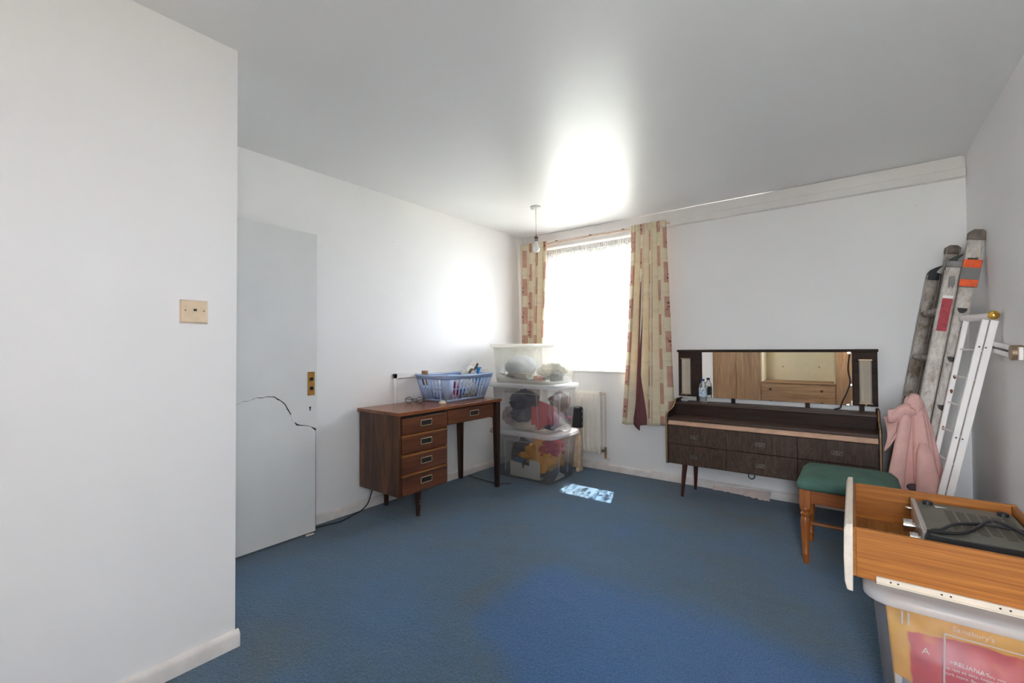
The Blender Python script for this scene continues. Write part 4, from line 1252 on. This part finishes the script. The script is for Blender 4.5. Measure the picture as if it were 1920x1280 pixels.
def square_handle(parent, x, y, z):
    k = MB()
    w, hgt, e = 0.030, 0.0135, 0.0026
    k.box(x - w, x + w, y - 0.008, y, z + hgt - e, z + hgt).box(x - w, x + w, y - 0.008, y, z - hgt, z - hgt + e)
    k.box(x - w, x - w + e, y - 0.008, y, z - hgt, z + hgt).box(x + w - e, x + w, y - 0.008, y, z - hgt, z + hgt)
    k.box(x - 0.016, x - 0.012, y - 0.008, y, z - hgt * 0.4, z + hgt).box(x - w, x - 0.016, y - 0.008, y, z - hgt * 0.42, z - hgt * 0.42 + e)
    k.box(x - 0.004, x - 0.0014, y - 0.008, y, z - hgt, z + hgt).box(x + 0.0014, x + 0.004, y - 0.008, y, z - hgt, z + hgt)
    k.box(x + 0.011, x + 0.015, y - 0.008, y, z - hgt, z + hgt * 0.4).box(x + 0.015, x + w, y - 0.008, y, z + hgt * 0.3, z + hgt * 0.3 + e)
    obj('handle', k, M['pewter'], parent)


xs = [XA + 0.002, -0.776, -0.321, XB - 0.002]
for i in range(3):
    for z0, z1, zh in ((0.436, 0.580, 0.502), (0.280, 0.432, 0.350)):
        d = obj('drawer', MB().box(xs[i] + 0.0015, xs[i + 1] - 0.0015, DYF, DYF + 0.02, z0, z1), M['veneer'], dt, bevel=0.0015)
        square_handle(d, (-1.004, -0.549, -0.10)[i], DYF, zh)
for x, y, dx, dy in ((-1.105, 3.765, -0.022, -0.02), (0.012, 3.765, 0.022, -0.02), (-1.075, 3.97, -0.015, 0.025), (-0.005, 3.97, 0.015, 0.025)):
    obj('leg', MB().rod((x + dx, y + dy, 0.0), (x, y, 0.273), 0.011, 0.021, 16), M['dress_leg'], dt)
obj('hanging_hook', MB().tube([(-0.632, 3.70, 0.272), (-0.632, 3.70, 0.25), (-0.615, 3.70, 0.236), (-0.595, 3.70, 0.248), (-0.592, 3.70, 0.272)], 0.004, 6), M['black'], dt)
# mirror assembly
MYF = 4.050
for x in (-1.075, -0.80, -0.285, 0.04):
    obj('mirror_post', MB().box(x - 0.014, x + 0.014, 4.055, 4.075, 0.745, 0.80), M['dress_dark'], dt)
obj('mirror_board', MB().box(-1.235, 0.128, MYF + 0.012, MYF + 0.026, 0.786, 1.168), M['dress_dark'], dt)
obj('top_moulding', MB().box(-1.246, 0.136, MYF - 0.012, MYF + 0.03, 1.166, 1.186), M['dress_dark'], dt, bevel=0.003)
obj('mirror_glass', MB().box(-1.040, -0.012, MYF + 0.003, MYF + 0.012, 0.781, 1.166), M['mirror'], dt, bevel=0.0015)
for x0, x1, xs0, xs1 in ((-1.236, -1.042, -1.208, -1.132), (-0.010, 0.130, 0.026, 0.098)):
    lpn = obj('lamp_panel', MB().box(x0, x1, MYF - 0.002, MYF + 0.012, 0.782, 1.166), M['dress_dark'], dt, bevel=0.002)
    n = 14
    pr_ = []
    for k in range(n * 2 + 1):
        t = k / (n * 2)
        bulge = 0.026 * math.sin(PI * t) ** 0.6 + (0.0016 if k % 2 else 0)
        pr_.append((xs0 + (xs1 - xs0) * t, MYF - 0.002 - bulge))
    pr_ += [(xs1, MYF - 0.001), (xs0, MYF - 0.001)]
    obj('lamp_shade', MB().prism(pr_, 'Z', 0.806, 1.106), M['frost'], lpn, smooth=25)
    obj('lamp_cap', MB().box(xs0 - 0.003, xs1 + 0.003, MYF - 0.03, MYF - 0.002, 1.105, 1.115).box(xs0 - 0.003, xs1 + 0.003, MYF - 0.03, MYF - 0.002, 0.798, 0.807)
        .box((xs0 + xs1) / 2 - 0.005, (xs0 + xs1) / 2 + 0.005, MYF - 0.016, MYF - 0.002, 0.786, 0.799), M['bronze'], lpn, bevel=0.002)
for x, z in ((-0.03, 1.160), (-0.024, 0.93), (-0.04, 0.786)):
    obj('mirror_clip', MB().box(x - 0.010, x + 0.010, MYF - 0.003, MYF + 0.004, z - 0.007, z + 0.007), M['chrome'], dt, bevel=0.001)
obj('lamp_flex', MB().tube([(-0.026, MYF - 0.006, 1.15), (-0.036, MYF - 0.008, 1.04), (-0.026, MYF - 0.008, 0.95), (-0.045, MYF - 0.010, 0.875), (-0.075, MYF - 0.012, 0.80), (-0.085, MYF - 0.02, 0.762), (-0.12, MYF - 0.03, 0.751)], 0.005), M['black'], dt)

# water bottle and cut glass stopper on the ledge
wb = thing('water_bottle', 'clear plastic water bottle with blue cap before the mirror', 'bottle', (-1.012, 3.965, 0.745))
bc = (-1.012, 3.965, 0.7455)
obj('body', MB().lathe([(0.0, 0.001), (0.024, 0.0), (0.0305, 0.008), (0.031, 0.022), (0.029, 0.026), (0.031, 0.032), (0.029, 0.038), (0.031, 0.046), (0.031, 0.125), (0.029, 0.131), (0.030, 0.138), (0.022, 0.158), (0.0125, 0.170), (0.0125, 0.182)], bc, 24), M['bottle'], wb)
obj('cap', MB().lathe([(0.0, 0.180), (0.0145, 0.180), (0.0145, 0.194), (0.013, 0.196), (0.0, 0.196)], bc, 20), plain('blue_cap', rgb(44, 62, 120), 0.4), wb)
m, nt, b = mat('bottle_label')
v = coords(nt, (1, 1, 1))
s_ = nd(nt, 'ShaderNodeSeparateXYZ')
nt.links.new(v, s_.inputs[0])
vo = nd(nt, 'ShaderNodeTexVoronoi', Scale=70.0)
nt.links.new(v, vo.inputs['Vector'])
top_ = ramp(nt, vo.outputs['Distance'], [(0.35, rgb(70, 104, 140)), (0.45, rgb(222, 232, 238))])
low_ = ramp(nt, vo.outputs['Distance'], [(0.3, rgb(226, 234, 240)), (0.6, rgb(150, 186, 220))])
nt.links.new(mixc(nt, band(nt, s_.outputs[2], 0.09, 1.0, 0.003), low_, top_), b.inputs['Base Color'])
M['label'] = m
obj('label', MB().lathe([(0.0314, 0.05), (0.0317, 0.051), (0.0317, 0.122), (0.0314, 0.123)], bc, 24), M['label'], wb)
tag(obj('glass_stopper', MB().lathe([(0.0, 0.0), (0.016, 0.002), (0.024, 0.012), (0.020, 0.024), (0.010, 0.030), (0.0, 0.031)], (-1.158, 3.95, 0.7455), 8, sx=1.4), M['crystal'], smooth=10), 'small cut-glass stopper on the left end of the ledge', 'ornament')

# crumpled strip on the floor against the skirting
tag(obj('crumpled_strip', MB().sheet(lambda a, c: (-0.97 + 0.43 * a, 4.088 - (0.022 + 0.07 * a * a) * c, 0.052 * (1 - c) * (0.5 + 0.5 * a) + 0.004 + 0.010 * noise.noise(Vector((a * 16, c * 4, 2)))), 40, 10), M['paper'], solid=0.002, smooth=25), 'crumpled white strip fallen from the wall under the dressing table', 'paper')

# ------------------------------------------------------------------ stool
st = thing('stool', 'orange wooden stool with turned legs and a green velvet seat', 'stool', (-0.04, 3.18, 0))
sx0, sx1, sy0, sy1 = -0.268, 0.19, 2.955, 3.405
obj('cushion', loft(MB(), [[(px, py, z) for px, py in rrect(sx0 + d, sx1 - d, sy0 + d, sy1 - d, 0.03)] for d, z in ((0.012, 0.412), (0.0, 0.424), (0.002, 0.452), (0.030, 0.480), (0.085, 0.494), (0.15, 0.499))]), M['green'], st, smooth=60)
leg = [(0.0, 0.0), (0.014, 0.0), (0.017, 0.03), (0.0165, 0.045), (0.019, 0.05), (0.019, 0.058), (0.0165, 0.062), (0.020, 0.14), (0.024, 0.225), (0.021, 0.252), (0.018, 0.258), (0.024, 0.266), (0.024, 0.276), (0.018, 0.283), (0.025, 0.296), (0.026, 0.306), (0.02, 0.315), (0.0, 0.315)]
for x, y in ((-0.230, 3.0), (-0.230, 3.365), (0.152, 3.0), (0.152, 3.365)):
    obj('leg', MB().lathe(leg, (x, y, 0), 18).box(x - 0.025, x + 0.025, y - 0.025, y + 0.025, 0.312, 0.412), M['pine'], st, smooth=40)
obj('rail', MB().box(-0.206, 0.128, 2.985, 3.003, 0.335, 0.41).box(-0.206, 0.128, 3.362, 3.38, 0.335, 0.41).box(-0.246, -0.228, 3.024, 3.342, 0.335, 0.41).box(0.15, 0.168, 3.024, 3.342, 0.335, 0.41), M['pine_x'], st, bevel=0.003)
for x in (-0.230, 0.152):
    obj('stretcher', MB().rod((x, 3.012, 0.165), (x, 3.352, 0.165), 0.009, n=10), M['pine'], st)
obj('stretcher', MB().rod((-0.224, 3.19, 0.165), (0.146, 3.19, 0.165), 0.010, n=10), M['pine_x'], st)

# ------------------------------------------------------------------ near box with the loose drawer on it
storage_box('big clear storage box under the loose oak drawer, at the frame edge', 0.035, 0.535, 1.825, 2.49, 0.0, 0.400, 0.438, M['box_near'], M['lid'], taper=0.035, axis='Y', rim=0.024)
NBX = thing('shopping_bag', 'yellow and red printed shopping bag in the near storage box', 'bag', (0.29, 1.98, 0.01))
m, nt, b = mat('printed_bag')
v = coords(nt)
s_ = nd(nt, 'ShaderNodeSeparateXYZ')
nt.links.new(v, s_.inputs[0])
nz = nd(nt, 'ShaderNodeTexNoise', Scale=9.0, Detail=3.0)
nt.links.new(v, nz.inputs['Vector'])
# local x from -0.25 to 0.24, local z = height above 0.01: red print below a sloping edge
edge = mathn(nt, 'ADD', mathn(nt, 'ADD', s_.outputs[2], mathn(nt, 'MULTIPLY', mathn(nt, 'SUBTRACT', nz.outputs['Fac'], 0.5), 0.05)), mathn(nt, 'MULTIPLY', s_.outputs[0], -0.02))
below = band(nt, edge, -1, 0.310, 0.004)
right_ = band(nt, mathn(nt, 'ADD', s_.outputs[0], mathn(nt, 'MULTIPLY', nz.outputs['Fac'], 0.05)), -0.138, 3.0, 0.004)
red = mathn(nt, 'MULTIPLY', below, right_)
dots = nd(nt, 'ShaderNodeTexNoise', Scale=13.0, Detail=4.0)
nt.links.new(v, dots.inputs['Vector'])
redc = ramp(nt, dots.outputs['Fac'], [(0.3, rgb(200, 40, 62)), (0.58, rgb(222, 54, 50)), (0.74, rgb(244, 130, 36))])
yel = ramp(nt, nz.outputs['Fac'], [(0.3, rgb(250, 170, 36)), (0.7, rgb(255, 188, 46))])
nt.links.new(mixc(nt, red, yel, redc), b.inputs['Base Color'])
b.inputs['Roughness'].default_value = 0.45
bump(nt, b, nz.outputs['Fac'], 0.4, 0.02)


def bagp(a, c):
    x = 0.066 + 0.425 * a + 0.03 * (1 - a) * (1 - c)
    z = 0.02 + 0.372 * c
    z += 0.018 * c * math.exp(-(a / 0.12) ** 2)
    bulge = math.sin(PI * min(1, max(0, c * 0.92 + 0.06))) ** 0.6 * math.sin(PI * min(1, max(0, a * 0.94 + 0.03))) ** 0.5
    y = 1.900 - 0.034 * bulge - 0.018 * noise.noise(Vector((a * 4.2, c * 3.4, 1.3))) - 0.006 * noise.noise(Vector((a * 11, c * 9, 4)))
    return (x, y, z)


obj('bag_front', MB().sheet(bagp, 60, 44), m, NBX, smooth=180, solid=0.002)
obj('bag_body', MB().blob((0.285, 2.03, 0.165), (0.185, 0.12, 0.155), 0.2, 2.3, 61, 4, 0.015, 0.2), plain('bag_back', rgb(240, 176, 64), 0.5, var=0.1), NBX, smooth=180)
wl = plain('pale_print', rgb(255, 240, 226), 0.5, var=0.01)


def place_text(body, size, x, z, slope=-0.06):
    # print lies on the bag's front: take the foremost bag point under the line of text
    n = len(body)
    ys = []
    for k in range(13):
        xx = x + size * 0.5 * n * k / 12
        for dz in (0.0, size * 0.5, size):
            ys.append(bagp((xx - 0.066) / 0.425, min(1, max(0, (z + dz - slope * (xx - x) - 0.02) / 0.372)))[1])
    mw = Matrix.Translation((x, min(ys) - 0.003, z)) @ Matrix.Rotation(slope, 4, 'Y') @ Matrix.Rotation(PI / 2, 4, 'X')
    return text(body, size, 'lettering', wl, NBX, mw)


place_text("Sainsbury's", 0.020, 0.222, 0.350, 0.03)
place_text("A", 0.026, 0.152, 0.262, 0.0)
place_text(">RELIANA<", 0.0165, 0.212, 0.254, 0.05)
place_text("I am very easy", 0.0105, 0.268, 0.251, 0.03)
place_text("we rest so easy, happy & handy", 0.0115, 0.199, 0.240, 0.02)
place_text("work more. Bag for life", 0.0115, 0.197, 0.225, 0.02)
tag(obj('white_paper_sheet', MB().add([(0.09, 1.878, 0.02), (0.20, 1.876, 0.02), (0.20, 1.878, 0.118), (0.088, 1.880, 0.168)], [(0, 1, 2, 3)]), plain('sheet_paper', rgb(236, 228, 222), 0.6), solid=0.002), 'white paper sheet low at the left of the near box', 'paper')
tag(obj('grey_card', MB().add([(0.105, 1.874, 0.146), (0.142, 1.873, 0.132), (0.142, 1.873, 0.150), (0.105, 1.874, 0.166)], [(0, 1, 2, 3)]), plain('grey_card', rgb(150, 150, 156), 0.6), solid=0.002), 'small grey card above the white sheet in the near box', 'card')
cloth('mauve grey cloth at the back of the near box', (0.29, 2.31, 0.20), (0.19, 0.13, 0.17), rgb(140, 116, 122), 62, 0.02)

ld = thing('loose_drawer', 'loose oak drawer with padded cream front on the storage box', 'drawer', (0.23, 2.2, 0.44))
LY0, LY1, LX0, LX1 = 1.885, 2.505, -0.004, 0.478
obj('side', MB().box(LX0, LX1, LY0, LY0 + 0.016, 0.4395, 0.600), M['oak_x'], ld, bevel=0.0015)
obj('side', MB().box(LX0, LX1, LY1 - 0.016, LY1, 0.4395, 0.602), M['oak_x'], ld, bevel=0.0015)
obj('back', MB().box(LX1 - 0.016, LX1, LY0 + 0.016, LY1 - 0.016, 0.4395, 0.598), M['oak_y'], ld, bevel=0.0015)
obj('bottom', MB().box(LX0, LX1 - 0.016, LY0 + 0.016, LY1 - 0.016, 0.452, 0.459), M['oak_y'], ld)
obj('front', MB().box(-0.014, LX0, LY0 + 0.004, LY1 - 0.004, 0.440, 0.600), M['oak_y'], ld)
pts = [(-0.014, 0.392), (-0.030, 0.394), (-0.036, 0.42), (-0.038, 0.50), (-0.036, 0.59), (-0.030, 0.612), (-0.012, 0.614)]
obj('padded_front', MB().prism(pts, 'Y', LY0 - 0.012, LY1 + 0.05), M['pad'], ld, bevel=0.003)
rn = obj('runner', MB().box(0.046, LX1, LY0 - 0.010, LY0 - 0.0002, 0.4395, 0.459).box(0.046, LX1, LY0 - 0.016, LY0 - 0.008, 0.4385, 0.4425), M['runner'], ld, bevel=0.001)
for x in (0.082, 0.10, 0.20, 0.22, 0.322, 0.342, 0.44):
    obj('runner_hole', MB().lathe([(0.0028, 0), (0.0028, 0.001), (0, 0.001)], (x, LY0 - 0.0105, 0.4505), 8, axis='Y'), M['recess'], rn)

# amplifier lying upside down in the drawer
am = thing('amplifier', 'upturned grey amplifier with silver front lying in the drawer', 'amplifier', (0.31, 2.15, 0.459))
AX0, AX1, AY0, AY1, AZ0, AZ1 = 0.188, 0.455, 2.035, 2.445, 0.4595, 0.576
obj('case', MB().box(AX0, AX1, AY0, AY1, AZ0, AZ1), M['black'], am, bevel=0.002)
tp_ = obj('base_plate', MB().box(AX0 + 0.001, AX1 - 0.001, AY0 + 0.002, AY1 - 0.002, AZ1, AZ1 + 0.002), M['olive'], am)
for k in range(6):
    x0 = 0.262 + 0.031 * k
    obj('vent', MB().box(x0, x0 + 0.023, AY0 + 0.08 + 0.02 * (k % 2), AY1 - 0.08, AZ1 + 0.0018, AZ1 + 0.0028), M['vent'], tp_)
obj('front_panel', MB().box(0.174, 0.188, AY0 - 0.008, AY1 + 0.008, AZ0 + 0.001, AZ1 + 0.010), M['silver'], am, bevel=0.002)
for y, z, r, L in ((2.285, 0.520, 0.024, 0.034), (2.085, 0.538, 0.020, 0.030), (2.40, 0.556, 0.006, 0.018)):
    obj('knob', MB().lathe([(r * 0.6, 0), (r * 0.6, -0.006), (r, -0.008), (r, -L), (r * 0.85, -L - 0.002), (0, -L - 0.002)], (0.174, y, z), 20, axis='X'), M['chrome'], am)
for x, y in ((0.222, 2.415), (0.425, 2.405), (0.218, 2.065), (0.430, 2.065)):
    obj('foot', MB().lathe([(0.016, 0), (0.015, 0.012), (0, 0.013)], (x, y, AZ1 + 0.002), 16), M['black'], am)
obj('power_cable', MB().tube([(0.184, 2.010, 0.50), (0.181, 2.008, 0.556), (0.190, 2.024, 0.590), (0.222, 2.07, 0.5885), (0.265, 2.165, 0.586), (0.325, 2.215, 0.586), (0.385, 2.215, 0.590), (0.44, 2.19, 0.592), (0.458, 2.17, 0.594)], 0.0055), M['black'], am)
obj('power_cable', MB().tube([(0.186, 2.018, 0.592), (0.23, 2.055, 0.5845), (0.275, 2.085, 0.5845), (0.325, 2.18, 0.5850), (0.365, 2.245, 0.596), (0.40, 2.215, 0.600), (0.44, 2.14, 0.590), (0.458, 2.09, 0.590)], 0.0055), M['black'], am)
obj('label_chip', MB().add([(0.240, 2.405, AZ1 + 0.0035), (0.242, 2.378, AZ1 + 0.0035), (0.276, 2.392, AZ1 + 0.0035)], [(0, 1, 2)]), M['white'], am, solid=0.001)

# ------------------------------------------------------------------ extension ladder
LEAN = math.atan(0.166)
la = thing('extension_ladder', 'paint-splashed aluminium extension ladder leaning in the corner', 'ladder', (0.262, 3.57, 0.012), rot=(0, LEAN, math.radians(5.2)))


def rail_(x, y, top, mtl):
    # channel-shaped stile, open towards the rungs
    s = 1 if y < 0.2 else -1
    k = MB().box(x - 0.032, x + 0.032, y - 0.003, y + 0.003, 0, top)
    k.box(x - 0.032, x - 0.028, y, y + s * 0.024, 0, top).box(x + 0.028, x + 0.032, y, y + s * 0.024, 0, top)
    k.box(x - 0.030, x - 0.026, y - s * 0.006, y, 0, top).box(x + 0.026, x + 0.030, y - s * 0.006, y, 0, top)
    if s < 0:
        k = MB().box(x - 0.032, x + 0.032, y - 0.003, y + 0.003, 0, top).box(x - 0.032, x - 0.028, y - 0.024, y, 0, top).box(x + 0.028, x + 0.032, y - 0.024, y, 0, top)
    return obj('stile', k, mtl, la, bevel=0.0015, local=True)


W = 0.46
st_d = rail_(0.0, 0.0, 1.850, M['alu'])
rail_(0.0, W, 1.850, M['alu_d'])
st_c = rail_(-0.070, 0.0, 1.672, M['alu'])
rail_(-0.070, W, 1.672, M['alu_d'])
dpoly = [(0.018 * math.cos(t), 0.018 * math.sin(t)) for t in [PI + PI * k / 10 for k in range(11)]]
for x, zs in ((0.0, (0.29, 0.57, 0.855, 1.138, 1.42, 1.705)), (-0.070, (0.15, 0.43, 0.71, 0.99, 1.118, 1.40, 1.62))):
    if x:
        zs = (0.27, 0.555, 0.84, 1.125, 1.41)
    for z in zs:
        r = obj('rung', MB().prism([(x - 0.026, z + 0.012), (x + 0.020, z + 0.012), (x + 0.018, z - 0.010), (x, z - 0.022), (x - 0.022, z - 0.012)], 'Y', 0.003, W - 0.003), M['alu_d'], la, local=True, bevel=0.001)
        if x == 0.0:
            rr = [(x + a * 1.38, z + 0.010 + c * 2.0) for a, c in dpoly]
            obj('rung_socket', MB().prism([(x + a * 1.14, z + 0.006 + c * 1.6) for a, c in dpoly], 'Y', -0.0072, -0.002), M['recess'], r, local=True)
            obj('rung_rim', MB().prism(rr, 'Y', -0.0062, -0.003), M['alu_d'], r, local=True)
for y in (0.0, W):
    obj('end_cap', MB().prism([(-0.036, 1.815), (0.036, 1.815), (0.038, 1.855), (0.018, 1.872), (-0.018, 1.872), (-0.038, 1.855)], 'Y', y - 0.016, y + 0.026), M['rubber'], la, local=True, bevel=0.004)
    hk = [(-0.104, 1.640), (-0.036, 1.640), (-0.034, 1.680), (-0.060, 1.690), (-0.056, 1.704), (-0.032, 1.738), (-0.066, 1.722), (-0.092, 1.702), (-0.104, 1.680)]
    obj('hook', MB().prism(hk, 'Y', y + 0.006 if y < 0.1 else y - 0.020, y + 0.020 if y < 0.1 else y - 0.006), M['black'], la, local=True, bevel=0.002)
gd_ = obj('guide_plate', MB().box(-0.040, 0.040, -0.020, -0.0062, 1.545, 1.700), M['grey'], la, local=True, bevel=0.002)
for z0, z1 in ((1.655, 1.700), (1.548, 1.588)):
    obj('orange_block', MB().box(-0.038, 0.038, -0.024, -0.018, z0, z1), M['orange'], gd_, local=True, bevel=0.002)
obj('guide_arm', MB().box(-0.104, -0.036, -0.016, -0.0065, 1.655, 1.690).rod((-0.095, -0.018, 1.672), (-0.095, -0.004, 1.672), 0.016, n=16), M['grey'], la, local=True, bevel=0.002)
obj('red_label', MB().box(-0.092, -0.048, -0.0075, -0.0055, 1.285, 1.475), M['redlabel'], la, local=True)
obj('white_label', MB().box(-0.092, -0.048, -0.0075, -0.0055, 1.475, 1.492), M['white'], la, local=True)
obj('latch', MB().prism([(-0.082, 1.60), (-0.060, 1.605), (-0.052, 1.56), (-0.058, 1.535), (-0.066, 1.55), (-0.078, 1.535)], 'Y', -0.012, -0.0055), M['grey'], la, local=True, bevel=0.002)

# ------------------------------------------------------------------ white metal bed end
be = thing('bed_end', 'white metal bed end with brass knob leaning against the right wall', 'bed frame', (0.3, 3.35, 0))
A0, A1 = Vector((0.296, 3.30, 0.0)), Vector((0.556, 3.30, 1.335))
B0, B1 = Vector((0.262, 3.52, 0.0)), Vector((0.500, 3.52, 1.345))
acr = Vector((1, 0, -0.2)).normalized()
obj('post', MB().bar(A0 + acr * 0.014, A1 + acr * 0.014, 0.030, 0.036, acr), M['bedwhite'], be, bevel=0.003)
obj('post', MB().bar(A0 - acr * 0.018 + Vector((0, 0, 0.006)), A1 - acr * 0.018, 0.026, 0.028, acr), M['bedwhite'], be, bevel=0.003)
obj('far_post', MB().bar(B0 + Vector((0, 0, 0.004)), B1, 0.024, 0.024, acr), M['bedwhite'], be, bevel=0.003)
obj('top_rail', MB().rod(B1 + Vector((-0.005, 0.03, 0.012)), A1 + Vector((0.012, 0.0, 0.018)), 0.019, n=16), M['bedwhite'], be)
kc = A1 + Vector((0.010, -0.012, 0.024))
obj('brass_finial', MB().lathe([(0.0, 0.008), (0.013, 0.008), (0.021, 0.003), (0.0225, -0.002), (0.019, -0.008), (0.009, -0.011), (0.006, -0.016), (0.0, -0.017)], kc, 24, axis='Y'), M['brass'], be)
for k in range(8):
    z = 1.187 - 0.149 * k
    pa = B0 + (B1 - B0) * (z / B1.z)
    pb = A0 + (A1 - A0) * ((z - 0.01) / A1.z)
    obj('rung', MB().rod(pa, pb, 0.0055, n=8), M['bedwhite'], be)
for z in (1.03, 0.95, 0.74):
    pa = B0 + (B1 - B0) * (z / B1.z)
    obj('rust_spot', MB().blob(pa + Vector((0.002, -0.012, 0.0)), (0.006, 0.003, 0.012), 0.4, 2, int(z * 100), 2), M['rust'], be)
for z in (1.195, 0.72):
    for o_ in (-0.018, 0.006):
        pa = A0 + (A1 - A0) * (z / A1.z) + acr * o_
        obj('bolt', MB().lathe([(0.004, 0), (0.004, -0.004), (0, -0.005)], pa + Vector((0, -0.015, 0)), 10, axis='Y'), M['recess'], be)
ar = obj('slotted_arm', MB().bar((0.566, 3.455, 1.207), (0.572, 2.86, 1.168), 0.056, 0.014, (0, 0, 1)), M['bedwhite'], be, bevel=0.002)
obj('slot', MB().bar((0.560, 3.37, 1.202), (0.5645, 2.94, 1.173), 0.010, 0.003, (0, 0, 1)), M['recess'], ar)
obj('bronze_pivot', MB().rod((0.585, 2.905, 1.172), (0.548, 2.905, 1.172), 0.034, n=20), M['bronze'], be)

# ------------------------------------------------------------------ pink jacket on the ladder
jk = thing('pink_jacket', 'pink hooded jacket hung over the foot of the ladder', 'jacket', (0.25, 3.47, 0.3))
JT, JB = 0.93, 0.20


def drape(a, v):
    z = JT - (JT - JB) * v
    g = v ** 0.62
    th = -PI * 1.5 + 2 * PI * a
    cx = 0.272 + 0.012 * v
    rx = 0.012 + 0.112 * g
    ryy = 0.020 + 0.046 * g
    fold = 1 + g * (0.16 * math.sin(5 * th + 0.7 + v * 0.5) + 0.08 * math.sin(11 * th + 1.5 * v))
    fold -= 0.35 * g * math.exp(-((math.atan2(math.sin(th - PI * 1.37), math.cos(th - PI * 1.37))) / 0.16) ** 2)
    return (cx + rx * fold * math.cos(th), 3.458 + ryy * fold * math.sin(th), z + 0.03 * g * noise.noise(Vector((math.cos(th) * 2, math.sin(th) * 2, v * 3))))


obj('body', MB().sheet(drape, 120, 50), M['pink'], jk, smooth=180, solid=0.005)
obj('hood', MB().blob((0.270, 3.462, 0.862), (0.045, 0.05, 0.068), 0.15, 1.6, 71, 4, None, 0.1), M['pink'], jk, smooth=180)


def lapel(a, c):
    # folded collar flap standing off the left side
    x = 0.255 - 0.125 * a + 0.02 * math.sin(c * PI)
    z = 0.855 - 0.045 * a - 0.20 * c * (0.35 + 0.65 * a) + 0.02 * math.sin(a * 5)
    y = 3.43 - 0.03 * math.sin(a * PI) - 0.02 * math.sin(c * 5 + a * 3)
    return (x, y, z)


obj('collar', MB().sheet(lapel, 24, 20), M['pink'], jk, smooth=180, solid=0.008)
obj('collar_fold', MB().sheet(lambda a, c: (0.25 - 0.10 * a, 3.415 - 0.025 * math.sin(c * PI), 0.87 - 0.03 * a - 0.075 * c + 0.01 * math.sin(a * 6)), 16, 10), M['pink'], jk, smooth=180, solid=0.008)


def sleeve(p):
    k = MB()
    rings = []
    for i, (x, y, z, rx_, ry_) in enumerate(p):
        rg = []
        for j in range(20):
            t = 2 * PI * j / 20
            f = 1 + 0.12 * math.sin(3 * t + i * 0.8)
            rg.append((x + rx_ * f * math.cos(t), y + ry_ * f * math.sin(t), z))
        rings.append(rg)
    return loft(k, rings)


obj('sleeve', sleeve([(0.235, 3.43, 0.86, 0.02, 0.02), (0.222, 3.405, 0.76, 0.030, 0.024), (0.200, 3.395, 0.62, 0.032, 0.026), (0.183, 3.392, 0.48, 0.036, 0.028), (0.176, 3.392, 0.34, 0.038, 0.028), (0.174, 3.395, 0.24, 0.036, 0.026)]), M['pink'], jk, smooth=180)
obj('sleeve', sleeve([(0.300, 3.42, 0.66, 0.02, 0.015), (0.304, 3.405, 0.60, 0.036, 0.022), (0.308, 3.40, 0.50, 0.046, 0.026), (0.318, 3.395, 0.40, 0.056, 0.028), (0.325, 3.395, 0.30, 0.058, 0.028), (0.325, 3.40, 0.22, 0.055, 0.026)]), M['pink'], jk, smooth=180)
obj('dark_lining', MB().blob((0.252, 3.405, 0.405), (0.024, 0.014, 0.022), 0.2, 2, 72, 3), plain('dark_lining', rgb(92, 76, 80), 0.9), jk, smooth=180)
